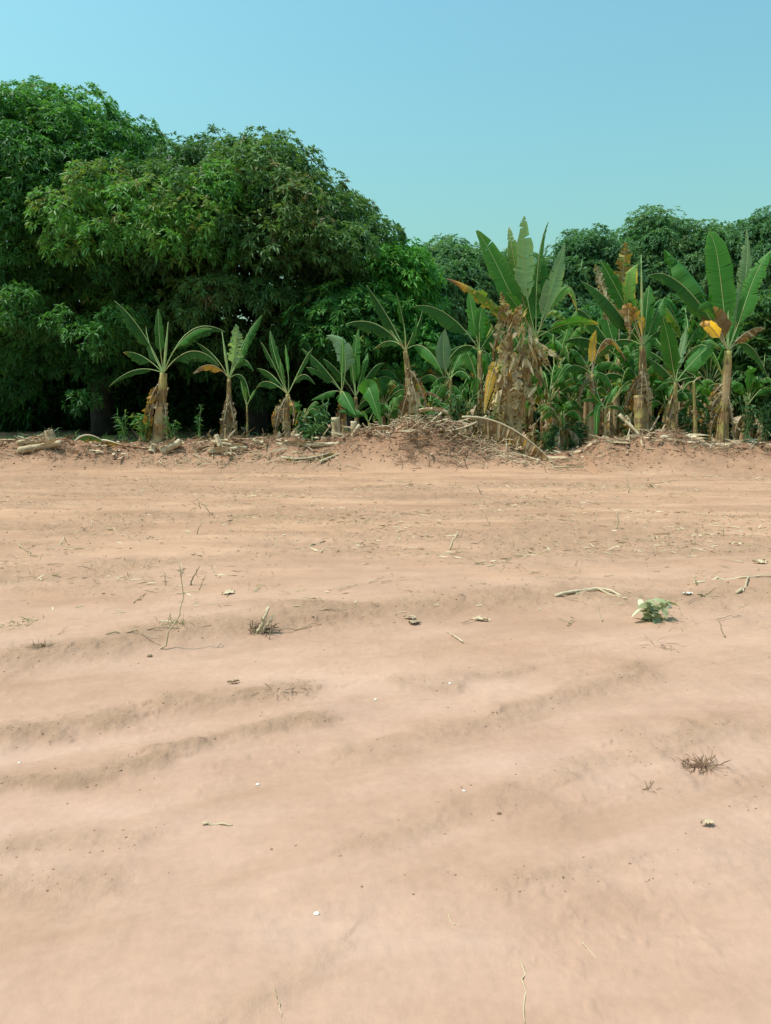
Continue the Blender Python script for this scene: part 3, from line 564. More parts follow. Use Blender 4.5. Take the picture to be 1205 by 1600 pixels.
plant('mid height banana plant with bright ribs and one long torn leaf stretched left', 750, (750, 548), 18.6, [
    (646, 474, 700, 490, 46, Y(roll=45, hang=.6, tear=.35, tone=.45)), (733, 448, 740, 500, 30, Y(roll=30, tear=.2, tone=.7)), (757, 462, 751, 505, 26, Y(roll=25, tone=.6)), (700, 560, 725, 540, 26, Y(roll=50, hang=.7, tone=.4)), (790, 500, 770, 520, 26, Y(roll=50, hang=.5, tone=.4)), (768, 600, 765, 560, 26, Y(roll=30, hang=.4, tone=.35))],
    (0.09, 0.05), [(756, 690, 754, 640, 18, 750, 590)], stemdry=.25)
plant('banana sucker with one pale paddle shaped upright leaf, left of the yellow withered leaf', 705, (704, 592), 18.5, [
    (696, 508, 692, 555, 28, Y(roll=-5, tear=.05, hang=.05, tone=.4, pale=True)), (728, 530, 716, 560, 22, Y(roll=30, tone=.5)), (668, 545, 685, 565, 30, Y(roll=45, hang=.6, tone=.45)), (735, 590, 720, 580, 28, Y(roll=40, hang=.7, tone=.4)), (672, 605, 688, 590, 26, Y(roll=40, hang=.6, tone=.35))], (0.07, 0.04), stemdry=.15)
plant('tallest banana plant, leaning trunk with upright torn leaves against the sky', 800, (838, 528), 17.9, [
    (744, 336, 782, 432, 38, Y(roll=25, tear=.12, hang=.05, tone=.55, tipdry=.1)), (796, 338, 806, 430, 30, Y(roll=30, tear=.6, hang=.1, tone=.3, dry=.25)), (820, 330, 818, 425, 40, Y(roll=-10, tear=.5, hang=.05, tone=.7, pale=True, dz=-.3, pet=.3)),
    (858, 322, 842, 420, 18, Y(roll=55, tear=.6, hang=.1, tone=.25)), (883, 378, 862, 450, 34, Y(roll=-15, tear=.35, hang=.1, tone=.6, pale=True)), (846, 385, 838, 450, 36, Y(roll=10, tear=.5, tone=.4, hang=.1, dz=.2)), (812, 440, 820, 480, 34, Y(roll=10, tear=.5, tone=.45, dz=.2)),
    (697, 414, 765, 472, 34, Y(roll=30, hang=.3, tear=.4, dry=.30, tipdry=.4, tone=.35, label='brown edged banana leaf reaching left')),
    (937, 498, 886, 505, 34, Y(roll=120, hang=-.4, tear=.3, tone=.35, tipdry=.5)), (902, 482, 882, 450, 30, Y(roll=30, hang=.4, tear=.2, dry=.15, tipdry=.25, tone=.7)), (790, 450, 812, 480, 26, Y(roll=20, tear=.4, tone=.35))],
    (0.14, 0.075), [(772, 560, 785, 505, 34, 815, 500), (790, 470, 800, 500, 30, 822, 525), (820, 600, 815, 560, 40, 832, 535), (845, 600, 838, 570, 30, 838, 545), (800, 620, 795, 580, 36, 826, 560), (860, 570, 850, 560, 26, 840, 540),
     (770, 630, 785, 600, 30, 815, 575), (835, 640, 825, 610, 34, 820, 590), (790, 680, 790, 640, 30, 808, 620), (876, 560, 858, 548, 18, 842, 535)], bend=-.03, stemdry=.5, pale_dead=True)
wrapped = plant('banana plant wrapped in hanging dead leaves, one yellow leaf low on its left', 795, (797, 520), 17.75, [
    (757, 640, 768, 590, 22, Y(roll=0, hang=.1, tear=.3, dry=.48, start=(777, 562), pet=.05, label='dead yellow banana leaf hanging down', tone=.65, dz=-.4)), (784, 455, 790, 490, 22, Y(dry=.88, tear=.6, roll=20, crumple=.08, name='dead_leaf')), (815, 470, 808, 495, 20, Y(dry=.9, tear=.6, roll=20, crumple=.08, name='dead_leaf'))],
    (0.13, 0.07), [(775, 580, 784, 545, 30, 795, 520), (810, 640, 808, 590, 36, 800, 545), (780, 670, 784, 620, 34, 796, 570), (815, 690, 812, 650, 28, 800, 600), (790, 600, 790, 560, 26, 797, 530)], stemdry=.6, pale_dead=True)
g_h = np.random.default_rng(515); mb = MB()          # limp strips of dead leaf hanging off the leaning trunks
for q in range(150):
    v = g_h.random(); py = 470 + 205*v; cx = 806 - 18*v + 26*math.exp(-((py-575)/45)**2); p = at(cx + g_h.normal()*(13+11*math.exp(-((py-590)/50)**2)), py, 17.5 + .25*g_h.random())
    d = nrm(np.array([g_h.normal()*.5, g_h.normal()*.3-.1, -1 + .7*g_h.normal()*.5])); n0 = len(mb.v)
    leaf_cloud(mb, p[None], d[None], np.array([g_h.uniform(.15, .55)]), np.array([g_h.uniform(.03, .11)]), np.array([.1]), np.array([g_h.uniform(.25, 1.0)]), g_h)
    mb.a['dry'][-1] = np.full(6, g_h.uniform(.72, 1.0))
tag(mb.build('hanging_dead_leaf', M_ban, wrapped), kind='stuff')
plant('crowded banana plant with long dark slanting leaves and brown withered strips', 1006, (1004, 540), 18.3, [
    (908, 424, 958, 482, 42, Y(roll=50, hang=.35, tear=.15, tone=.35)), (938, 398, 970, 460, 36, Y(roll=40, hang=.2, tone=.35)), (998, 408, 984, 455, 28, Y(roll=20, tear=.45, dry=.25, tone=1.0)), (1015, 440, 1012, 490, 34, Y(roll=20, tone=.5, hang=.1)),
    (1040, 455, 1024, 500, 34, Y(roll=35, hang=.3, tone=.4)), (985, 530, 984, 480, 34, Y(roll=10, hang=.3, tear=.5, dry=.66, name='dead_leaf', label='brown withered banana leaf hanging down', dz=-.3)), (1003, 525, 1002, 500, 14, Y(dry=.48, tone=.7, hang=.1, start=(1004, 545), dz=-.3)), (935, 545, 970, 530, 28, Y(roll=50, hang=.6, tone=.35)), (1060, 520, 1035, 515, 30, Y(roll=50, hang=.6, tone=.35))],
    (0.15, 0.07), [(982, 660, 990, 620, 34, 1002, 580), (1000, 640, 1002, 610, 30, 1004, 570), (1016, 650, 1012, 610, 26, 1006, 580), (978, 640, 986, 610, 26, 1000, 590)], spear=(1002, 398), stemdry=.45)
plant('banana plant with a dry brown leaf standing straight up above the others', 960, (968, 560), 19.2, [
    (978, 356, 968, 440, 30, Y(roll=10, tear=.6, dry=.72, hang=.15, crumple=.06, name='dead_leaf', label='dry brown banana leaf standing upright')), (930, 405, 945, 460, 22, Y(roll=20, tear=.65, dry=.85, crumple=.08, name='dead_leaf')), (900, 470, 930, 505, 36, Y(roll=45, hang=.4, tone=.4)), (1010, 480, 990, 510, 34, Y(roll=45, hang=.4, tone=.4)),
    (940, 470, 950, 510, 30, Y(roll=20, tone=.5)), (880, 530, 920, 530, 34, Y(roll=50, hang=.7, tone=.35)), (918, 560, 940, 545, 26, Y(roll=45, hang=.7, dry=.3, tipdry=.3))], (0.11, 0.06), [(955, 600, 960, 580, 26, 966, 565)], stemdry=.4)
plant('broken banana plant with a curled dry leaf arching over, in front of the crowded clump', 925, (925, 585), 18.2, [
    (978, 560, 948, 530, 22, Y(roll=40, hang=.7, tear=.5, dry=.66, crumple=.06, name='dead_leaf', label='dry curled banana leaf arching over')), (932, 512, 928, 545, 18, Y(dry=.48, roll=20, hang=.3, tone=.7, tear=.3)), (890, 540, 905, 555, 26, Y(roll=40, hang=.5, tone=.4)), (880, 580, 900, 570, 30, Y(roll=40, hang=.7, tone=.35)), (960, 610, 945, 585, 26, Y(roll=40, hang=.6, tone=.4)), (895, 620, 905, 595, 26, Y(roll=30, hang=.5, tone=.3))],
    (0.10, 0.05), [(905, 625, 912, 600, 22, 924, 585), (930, 640, 930, 615, 24, 925, 590)], stemdry=.5)
plant('small light green banana sucker at the foot of the crowded clump', 946, (946, 638), 17.85, [
    (936, 588, 936, 615, 14, Y(roll=50, tone=.7)), (966, 600, 954, 618, 15, Y(roll=35, tone=.8)), (904, 625, 925, 622, 16, Y(roll=55, hang=.4, tone=.6)), (912, 655, 928, 640, 18, Y(roll=40, hang=.5, tone=.6)), (932, 690, 934, 640, 16, Y(roll=10, hang=.1, tone=1.0, dz=-.25)), (975, 640, 960, 634, 14, Y(roll=45, hang=.5, tone=.6)), (920, 605, 932, 622, 12, Y(roll=40, tone=.6))], (0.045, 0.03), stemdry=.1)
plant('young banana plant with one folded pale leaf, left of the tall right plant', 1053, (1056, 598), 18.2, [
    (1036, 488, 1046, 545, 30, Y(roll=20, tear=.05, tone=.35)), (1073, 508, 1064, 550, 16, Y(roll=30, tone=.6, vfold=.8, pale=True)), (1116, 532, 1088, 558, 36, Y(roll=35, hang=.3, tear=.1, tone=.6)), (1012, 558, 1036, 575, 28, Y(roll=50, hang=.5, tone=.4)), (1100, 600, 1082, 590, 22, Y(roll=45, hang=.6, tone=.4)), (1022, 610, 1038, 598, 22, Y(roll=40, hang=.6, tone=.4)), (1050, 520, 1052, 560, 24, Y(roll=35, tone=.45))],
    (0.085, 0.05), [(1046, 690, 1048, 655, 20, 1054, 625), (1040, 650, 1046, 630, 16, 1054, 612)], stemdry=.1)
plant('bare thin green banana stem left of the tall right plant', 1088, (1084, 596), 17.9, [(1066, 612, 1074, 600, 8, Y(tone=.5)), (1098, 588, 1092, 590, 6, Y(tone=.5, dry=.6))], (0.045, 0.03), stemdry=.12)
plant('tall banana plant at right with a wide smooth upright leaf and one orange hanging leaf', 1128, (1138, 548), 17.8, [
    (1108, 342, 1122, 420, 46, Y(roll=8, tear=.03, hang=.02, tone=.75, vfold=.15, pet=.12, tipdry=.05)), (1038, 388, 1092, 446, 70, Y(roll=40, hang=.45, tear=.2, tone=.5, dz=.3)), (1012, 426, 1072, 446, 44, Y(roll=45, hang=.6, tear=.25, tone=.5, dz=-.4)),
    (1167, 356, 1162, 450, 34, Y(roll=-15, tear=.65, hang=.15, tone=.45, pale=True, dry=.1)), (1212, 366, 1178, 450, 36, Y(roll=30, tear=.35, hang=.2, tone=.65)), (1095, 500, 1112, 512, 24, Y(roll=5, hang=.3, tear=.02, dry=.49, pet=.25, tone=1.0, dz=-.6, label='orange dying banana leaf')),
    (1094, 480, 1118, 505, 44, Y(roll=10, hang=.2, tear=.25, dry=.70, tone=.2, dz=.1, name='dead_leaf', label='brown drying banana leaf')), (1196, 506, 1165, 520, 30, Y(roll=40, hang=.7, tear=.5, dry=.75, crumple=.04, name='dead_leaf')), (1155, 470, 1148, 510, 24, Y(roll=30, tear=.4, tone=.6)), (1200, 590, 1172, 540, 30, Y(roll=50, hang=.7, dry=.1, tone=.3))],
    (0.14, 0.085), [(1108, 625, 1118, 610, 26, 1130, 600), (1112, 650, 1116, 630, 26, 1130, 612), (1112, 688, 1114, 660, 24, 1130, 630), (1146, 680, 1144, 650, 12, 1138, 620)], spear=(1137, 428), stemdry=.16)
fill = [(655, 18.9, 1.3, 'low green banana plant at the right foot of the yellow stemmed plant'), (728, 18.8, 1.5, 'low green banana plant under the long torn leaf stretched left'), (862, 18.7, 2.1, 'green banana plant filling the gap right of the tallest trunk'), (882, 18.4, 1.2, 'low dark banana sucker directly behind the leafy weed'),
        (955, 18.7, 1.7, 'banana plant with drooping leaves behind the yellow cut stem'), (985, 18.9, 2.4, 'banana plant crowding the left side of the crowded plant trunk'), (1030, 18.7, 1.6, 'low banana plant crowding the right side of the crowded plant trunk'), (1072, 19.0, 1.9, 'banana plant behind the right side of the young plant with the folded leaf'),
        (1105, 18.8, 1.4, 'low banana plant left of the tall right plant trunk, behind its dead leaves'), (1160, 19.2, 1.8, 'banana plant right of the tall right plant trunk'), (480, 19.4, 1.3, 'low green banana plant between the third clump and the short bushy one'), (610, 18.9, 1.2, 'low green banana plant at the left foot of the yellow stemmed plant'),
        (740, 19.4, 2.3, 'shaded green banana plant just left of the trunk wrapped in dead leaves'), (830, 20.8, 3.3, 'shaded banana plant with broad leaves right behind the tallest trunk'),
        (945, 19.8, 2.7, 'shaded banana plant right behind the small light green sucker'), (1020, 19.3, 2.0, 'low shaded banana plant between the crowded plant and the folded pale leaf'),
        (1075, 21.2, 3.6, 'shaded banana plant behind the left arching leaves of the tall right plant'), (640, 20.8, 2.2, 'green banana plant behind the long thin leaf ribs of the yellow stemmed plant'),
        (700, 20.8, 2.6, 'green banana plant deep in the clump behind the pale paddle leaf'), (770, 20.4, 3.2, 'green banana plant deep in the clump just left of the tallest plant'), (865, 20.0, 3.0, 'green banana plant in shade just right of the tallest plant'),
        (895, 19.0, 1.9, 'low dark banana plant in the shade above the leafy weed'), (915, 21.0, 3.4, 'shaded banana plant behind the broken banana plant'), (1040, 20.8, 3.2, 'shaded banana plant behind the young plant with the folded leaf'),
        (1095, 20.3, 2.6, 'shaded banana plant behind the bare thin green stem'), (1178, 20.0, 3.0, 'shaded banana plant near the right edge, behind the tall right plant'), (600, 20.2, 1.7, 'green banana plant behind the yellow stemmed plant, on its left'), (665, 19.6, 1.5, 'low green banana plant behind the yellow stemmed plant, on its right'),
        (850, 19.2, 1.6, 'low dark banana plant between the tallest trunk and the leafy weed'), (980, 20.0, 2.2, 'shaded banana plant behind the withered strips of the crowded plant')]
for k, (px, D, h, lab) in enumerate(fill):
    g = np.random.default_rng(900+k); x = at(px, 690, D)[0]; b = np.array([x, D, float(gz(x, D))-.05]); top = b+np.array([g.uniform(-.15, .15), 0, h*0.62])
    t = thing('banana_plant', lab, 'banana plant', tuple(b), 'banana plants in the clump behind')
    pseudostem(t, b, top, .09, .05, nseed(), 0, .22)  # dryness picks the dark brown, putting the clump's shade into the stem colour
    az0 = g.uniform(0, 6.28)
    for q in range(11):
        az = az0 + q*2.4; el = g.uniform(.25, 1.3); Ln = h*g.uniform(.5, .75)
        d = np.array([math.cos(az)*math.cos(el), math.sin(az)*math.cos(el)*.7, math.sin(el)])
        P2 = top + d*Ln - np.array([0, 0, .45*Ln*math.cos(el)]); M = top + d*Ln*.55 + np.array([0, 0, .10*Ln])
        banana_leaf(t, top, M, P2, g.uniform(.38, .55), roll=g.uniform(-.6, 1.0), hang=.2+.5*math.cos(el), tear=g.uniform(.15, .6), dry=max(0, g.normal(0.05, .14)), tipdry=max(0, g.normal(.0, .2)), seed=nseed(), tone=g.uniform(.3, .7))
    for q in range(2):
        az = g.uniform(3.5, 6); P2 = b + np.array([math.cos(az)*.3, -.25, h*.1]); 
        banana_leaf(t, top-np.array([0, 0, .1]), top*.5+P2*.5+np.array([math.cos(az)*.25, -.15, 0]), P2, .35, hang=.3, tear=.55, dry=.85, crumple=.08, vfold=-.4, seed=nseed(), name='dead_leaf', nseg=16, tone=.5)

# ------------------------------------------------------------------ cut stems, stumps and dry leaves on the soil bank
def log(label, a, b, r, seed, name='cut_stem', cat='cut stem', group='cut banana stems on the soil bank', hang=.0, mat=None, bend=0.0, n=12, label_ok=True):
    g = np.random.default_rng(seed); mb = MB(); a = np.asarray(a, float); b = np.asarray(b, float)
    P = bez(a, (a+b)/2+np.array([0, 0, bend]), b, n)
    tube(mb, P, np.linspace(r, r*.8, n)*(1+.12*(g.random(n)-.5)), 9, wob=.18, seed=seed, dry=.15+.2*g.random(n))
    for q in range(5):                           # peeling sheath strips
        k0 = g.integers(0, n-4); kk = np.arange(k0, min(n, k0+5)); th = g.uniform(0.2, 2.9); off = r*(1.0+np.linspace(0, 1, len(kk))**2*g.uniform(.2, 1.0))
        w = r*.5; c = P[kk] + np.stack([0*off, -np.cos(th)*off, np.sin(th)*off], 1); V = np.concatenate([c-np.array([0, w*.6, -w*.4]), c+np.array([0, w*.6, -w*.4])])
        m = len(kk); i = np.arange(m-1); mb.add(V, [np.stack([i, i+1, i+m+1, i+m], -1)], .5, .2+.3*g.random())
    return tag(mb.build(name, mat or M_log, None, True), label, cat, group)
def lay(px, py, D, up): 
    p = at(px, py, D); return p
log('thick pale cut banana stem lying at the left edge of the bank', lay(30, 704, 17.0, 0), lay(96, 692, 17.1, 0), .085, 1)
log('shorter pale cut stem lying behind the thick one at the left edge', lay(28, 692, 17.3, 0), lay(68, 688, 17.4, 0), .06, 2)
log('cut banana stump standing upright at the left end of the bank', at(84, 700, 17.3), at(76, 672, 17.3), .125, 3, 'banana_stump', 'stump', None)
log('slanting cut stem chunk by the foot of the leftmost banana plant', at(252, 705, 17.0), at(283, 690, 17.1), .10, 4)
log('small pointed stump left of the slanting cut chunk', at(238, 706, 17.1), at(242, 694, 17.15), .09, 5, 'banana_stump', 'stump', None)
log('pale cut stem below the flared dry skirt, upper of the pair', at(332, 690, 17.1), at(386, 700, 16.95), .055, 6)
log('pale cut stem below the flared dry skirt, lower of the pair', at(325, 706, 16.8), at(372, 700, 16.85), .05, 7)
log('broken stem end propped up below the flared dry skirt', at(345, 698, 17.0), at(338, 680, 17.1), .07, 8, 'banana_stump', 'stump', None)
log('short pale chunk on the bank right of the flared dry skirt', at(396, 688, 17.2), at(412, 692, 17.1), .05, 9)
log('long straight pale cut stem lying level below the short bushy banana plant', at(432, 695, 17.1), at(534, 694, 17.1), .055, 10)
log('upright brown cut stump under the short bushy banana plant', at(527, 698, 17.6), at(524, 652, 17.6), .12, 11, 'banana_stump', 'stump', None)
log('narrow brown cut stump right of the short bushy banana plant', at(556, 698, 17.6), at(553, 658, 17.6), .10, 12, 'banana_stump', 'stump', None)
log('pale bent stem end leaning by the two brown stumps', at(545, 690, 17.3), at(562, 664, 17.4), .05, 13)
log('yellowish pile of cut stem at the swollen base of the yellow stemmed plant', at(604, 682, 17.4), at(652, 670, 17.4), .12, 14)
log('pale arching stem sticking out right of the swollen base', at(655, 642, 17.4), at(700, 645, 17.4), .045, 15, bend=.06)
log('dry stick lying at the tip of the large fallen leaf', at(805, 708, 16.9), at(845, 720, 16.6), .028, 16)
log('pale stick lying level at the foot of the leafy weed', at(866, 730, 16.2), at(912, 729, 16.2), .02, 17)
log('yellow cut stem leaning by the small light green sucker', at(968, 648, 17.6), at(1000, 680, 17.3), .05, 18)
log('thin pole leaning against the bank left of the young green plant', at(1016, 674, 17.4), at(1030, 650, 17.9), .02, 19, mat=M_twig)
log('brown cut stump at the foot of the crowded banana plant', at(1000, 676, 17.9), at(998, 618, 18.0), .14, 20, 'banana_stump', 'stump', None, mat=M_stem)
def fallen(label, P0, M, P2, wpx, seed, D=17.1, **o):
    t = thing('fallen_leaf', label, 'dry leaf', tuple(P0), None)
    d = dict(dry=.84, tear=.95, hang=.9, crumple=.03, vfold=.1, roll=math.radians(50), pet=.12, nseg=58, name='blade', rib_r=.022, ribdry=.75, tone=.55); d.update(o)
    banana_leaf(t, P0, M, P2, pxm(wpx, D), seed=seed, **d)
fallen('large dry ribbed banana leaf fallen across the bank, right of the heap', at(722, 652, 17.2), at(792, 664, 17.0), at(872, 712, 16.6), 90, 701)
fallen('crumpled dry banana leaf heaped at the left end of the large fallen leaf', at(760, 650, 17.3), at(725, 668, 17.0), at(690, 672, 16.9), 50, 702, crumple=.12)
fallen('dry banana leaf trailing left from the heap top', at(700, 655, 17.2), at(665, 668, 17.1), at(640, 690, 16.9), 40, 703, crumple=.1)
fallen('dry leaf remnant hanging over the bank right of the swollen base', at(690, 645, 17.3), at(672, 660, 17.2), at(655, 672, 17.1), 34, 704, crumple=.1)
fallen('green and brown leaf folded on the bank below the leftmost mango trunk', at(118, 690, 17.3), at(138, 680, 17.3), at(165, 692, 17.3), 26, 705, dry=.3, crumple=.03, hang=.8)
fallen('flattened dry leaf lying on the bank under the long straight cut stem', at(440, 715, 16.6), at(480, 716, 16.5), at(520, 706, 16.7), 36, 706, crumple=.1)
fallen('pale dry leaf on the bank at the foot of the narrow brown stump', at(500, 722, 16.4), at(525, 712, 16.6), at(560, 700, 16.9), 36, 707, crumple=.1)
fallen('dry leaf on the bank under the tall right banana plant', at(1100, 690, 17.2), at(1088, 697, 17.0), at(1070, 705, 16.8), 26, 708, crumple=.1)
fallen('dry leaf bits at the foot of the small light green sucker', at(978, 650, 17.5), at(986, 668, 17.4), at(975, 690, 17.2), 30, 709, crumple=.1)
fallen('dry leaf on the bank left of the slanting cut chunk', at(160, 688, 17.3), at(175, 690, 17.2), at(190, 695, 17.1), 16, 710, dry=.5, crumple=.05)

def straw(mb, C, n, L, spread, r, g, up=0.35, flat=None):
    for q in range(n):
        p = C + np.array([g.normal()*spread[0], g.normal()*spread[1], 0]); p[2] = float(gz(p[0], p[1])) + abs(g.normal())*spread[2]
        d = nrm(np.array([g.normal(), g.normal()*.6, g.normal()*up])); ln = L*g.uniform(.4, 1.2)
        c = bez(p-d*ln/2, p+np.array([0, 0, ln*.12*g.normal()])+sph(1, g)[0]*ln*.08, p+d*ln/2, 5)
        tube(mb, c, np.linspace(r, r*.4, 5)*g.uniform(.6, 1.4), 4, dry=g.uniform(-.1, .5))
def straw_heap(name, label, cat, items, mat, seed, kind='stuff'):
    g = np.random.default_rng(seed); mb = MB()
    for (px, py, D, n, L, sx, sy, sz, r) in items:
        straw(mb, at(px, py, D), n, L, (sx, sy, sz), r, g)
    return tag(mb.build(name, mat), label, cat, kind=kind)
straw_heap('root_tangle', 'reddish tangle of roots and fibre along the soil bank', 'roots', [(690, 690, 16.9, 260, .45, .55, .25, .08, .007), (650, 700, 16.7, 140, .35, .45, .2, .05, .006), (420, 690, 17.2, 130, .4, .55, .2, .07, .006), (290, 690, 17.2, 120, .4, .6, .2, .06, .006), (60, 700, 17.1, 140, .45, .7, .2, .05, .006), (170, 700, 17.0, 70, .35, .6, .2, .04, .006), (560, 690, 17.2, 100, .4, .5, .2, .06, .006), (1060, 685, 17.1, 90, .35, .5, .2, .05, .006), (1150, 700, 16.8, 80, .3, .7, .3, .03, .005)], M_root, 31)
straw_heap('dry_straw', 'pale dry straw and leaf strips strewn along the soil bank', 'straw', [(740, 670, 17.0, 160, .4, .45, .22, .06, .010), (790, 700, 16.7, 100, .35, .4, .2, .04, .009), (350, 705, 16.8, 90, .35, .5, .2, .04, .009), (470, 712, 16.6, 110, .35, .6, .2, .04, .008), (280, 710, 16.7, 60, .3, .6, .2, .03, .008), (630, 665, 17.4, 90, .4, .4, .2, .08, .010), (930, 700, 17.0, 80, .3, .5, .25, .03, .008), (985, 680, 17.2, 60, .3, .3, .15, .06, .008), (1060, 695, 17.0, 70, .3, .5, .2, .03, .008), (1120, 695, 17.0, 70, .3, .5, .2, .05, .008), (60, 690, 17.2, 50, .35, .5, .2, .04, .009), (880, 720, 16.4, 50, .3, .5, .2, .02, .007)], M_straw, 32)

# ------------------------------------------------------------------ weeds, tufts, stubble
def weed(name, label, cat, base, h, spread, nst, L, Wd, seed, mat=M_weed, tone=.5, nl=7, group=None, stem=M_rib):
    g = np.random.default_rng(seed); base = np.asarray(base, float)
    t = thing(name, label, cat, tuple(base), group); sm = MB(); lm = MB()
    for q in range(nst):
        tip = base + np.array([g.normal()*spread, g.normal()*spread*.6, h*g.uniform(.55, 1.05)]); M = base*.5+tip*.5+np.array([-(tip-base)[0]*.15, 0, .08*h])
        c = bez(base+np.array([g.normal()*spread*.25, g.normal()*spread*.2, -.02]), M, tip, 8); tube(sm, c, np.linspace(.007, .002, 8)*(h/.4)**.5, 5, dry=.1)
        P = c[np.repeat(np.arange(2, 8), nl//2+1)]; D = nrm(sph(len(P), g)*np.array([1, 1, .5]) + np.array([0, 0, .3]))
        leaf_cloud(lm, P, D, L*(.6+.7*g.random(len(P))), Wd*(.7+.6*g.random(len(P))), .2+.4*g.random(len(P)), tone+.25*g.normal(size=len(P)), g)
    sm.build('stem', stem, t); lm.build('foliage', mat, t)
    return t
def gb(px, D): x = at(px, 690, D)[0]; return np.array([x, D, float(gz(x, D))])
weed('leafy_weed', 'green leafy weed at the foot of the bank, right of the large fallen leaf', 'weed', gpt(896, 722), .62, .28, 11, .14, .05, 61)
weed('leafy_weed', 'pale green weed sprouting around the trunk of the leftmost banana plant', 'weed', gb(226, 17.9), .7, .2, 9, .16, .035, 62, mat=M_mango, tone=.7)  # darker mango leaf on weeds in shade: the shade is in the colour
weed('leafy_weed', 'small green weed right of the trunk of the leftmost banana plant', 'weed', gb(268, 17.8), .6, .15, 5, .13, .03, 63, mat=M_mango, tone=.6)
weed('leafy_weed', 'thin weed standing in shade between the two leftmost banana plants', 'weed', gb(312, 18.1), .95, .10, 3, .12, .03, 64, mat=M_mango, tone=.4)
weed('leafy_weed', 'thin grassy weed left of the leftmost banana plant, in the dark shade', 'weed', gb(196, 18.0), .7, .14, 5, .2, .02, 65, mat=M_mango, tone=.4)
weed('leafy_weed', 'broad leaved weed below the low narrow leaved banana clump', 'weed', gb(485, 17.8), .55, .26, 9, .2, .045, 66)
weed('leafy_weed', 'green weed between the third clump and the short bushy banana plant', 'weed', gb(507, 18.0), .9, .25, 7, .18, .05, 67, tone=.35)
weed('leafy_weed', 'green weed low in the shade under the long torn leaf stretched left', 'weed', gb(715, 18.2), 1.1, .3, 10, .2, .045, 68, tone=.45)
weed('leafy_weed', 'green weed low beside the trunk wrapped in dead leaves, on its left', 'weed', gb(765, 18.3), 1.0, .25, 8, .2, .045, 69, tone=.45)
weed('leafy_weed', 'pale stemmed weed right of the tall right banana plant', 'weed', gb(1165, 17.8), 1.2, .25, 6, .16, .05, 70, tone=.5)
weed('leafy_weed', 'weed in shade at the right edge under the leafy shrub', 'weed', gb(1195, 18.0), 1.0, .25, 6, .16, .05, 71, tone=.4)
weed('wilted_seedling', 'wilted green seedling with drooping leaves alone on the bare soil at right', 'seedling', gpt(1020, 970), .15, .085, 6, .10, .045, 72, tone=.6, nl=2, mat=M_wilt)

for k, (px, D, h) in enumerate([(668, 18.4, .8), (790, 18.6, .9), (858, 18.3, .8), (905, 18.4, .8), (985, 18.6, 1.0), (1035, 18.6, .9), (1068, 18.4, .9), (1105, 18.6, 1.0)]):
    weed('leafy_weed', ['dark weed right of the swollen stem base', 'dark weed behind the trunk wrapped in dead leaves', 'dark weed behind the right end of the large fallen leaf', 'dark weed behind the leafy weed on the bank', 'dark weed at the right foot of the small light green sucker',
         'dark weed right of the crowded plant trunk', 'dark weed left of the bare thin green stem', 'dark weed left of the tall right plant trunk'][k], 'weed', gb(px, D), h, .25, 8, .2, .05, 160+k, tone=.3, group='dark weeds between the banana trunks')

def blades(mb, base, n, L, w, spread, g, up=1.0, tone=.6):
    base = np.asarray(base, float)
    P = base + np.stack([g.normal(size=n)*spread, g.normal(size=n)*spread*.8, np.zeros(n)], 1)
    P[:, 2] = height(P[:, 0], P[:, 1]) - .005
    D = nrm(np.stack([g.normal(size=n), g.normal(size=n), up*np.ones(n)], 1))
    leaf_cloud(mb, P, D, L*(.4+.8*g.random(n)), w, .2+.4*g.random(n), np.clip(tone+.2*g.normal(size=n), 0, 1), g)
def tuft(label, px, py, n, L, spread, seed, up=1.0, tone=.6, w=.007, name='grass_tuft', cat='grass tuft', group=None, mat=None):
    mb = MB(); blades(mb, gpt(px, py), n, L, w, spread, np.random.default_rng(seed), up, tone)
    return tag(mb.build(name, mat or M_grass), label, cat, group)
tuft('sparse greenish grass tuft around a bent dry stalk, left of centre', 275, 975, 60, .12, .07, 1, 1.2, .35, .004)
tuft('flattened green tuft on the bare soil at the left edge', 25, 975, 70, .11, .10, 2, .6, .4, .005)
tuft('dark matted clod of dry grass on the bare soil at right', 1095, 1197, 240, .085, .035, 3, .5, .3, .0045, mat=M_root)
tuft('dry stubble clump with stiff stalks left of centre', 408, 988, 70, .15, .035, 4, 1.3, .4, .007, mat=M_twig)
tuft('small dry tuft on a clod near the left edge', 65, 1010, 70, .09, .03, 5, .8, .4, .005, mat=M_twig)
tuft('low dry tuft at the foot of the wilted seedling', 1050, 972, 90, .12, .10, 6, .4, .85, .004)
tuft('thin dry tuft at right below the twisted dry stalks', 1040, 1010, 70, .12, .08, 7, .3, .4, .004, mat=M_twig)
tuft('matted dry tuft low in the middle of the bare soil', 460, 1080, 60, .09, .07, 8, .4, .4, .004, mat=M_twig)
tuft('tiny dry clod of roots below the dark matted clod at right', 1015, 1233, 50, .05, .02, 9, .5, .4, .004, mat=M_root)
g_l = np.random.default_rng(77); mb = MB()
for q in range(900):                          # sparse wisps of dry grass over the far half of the plot
    y = g_l.uniform(6.0, 15.5); x = g_l.uniform(-.56, .56)*y
    if fbm(np.array([x*.5]), np.array([y*.9]), 3, 5)[0] + (0.12 if x > .1*y else 0) < -.02: continue
    blades(mb, (x, y, 0), int(g_l.integers(3, 9)), .13, .0045, .06, g_l, .7, .8)
tag(mb.build('dry_grass', M_grass), 'sparse wisps of dry grass over the far half of the bare soil', 'grass', kind='stuff')

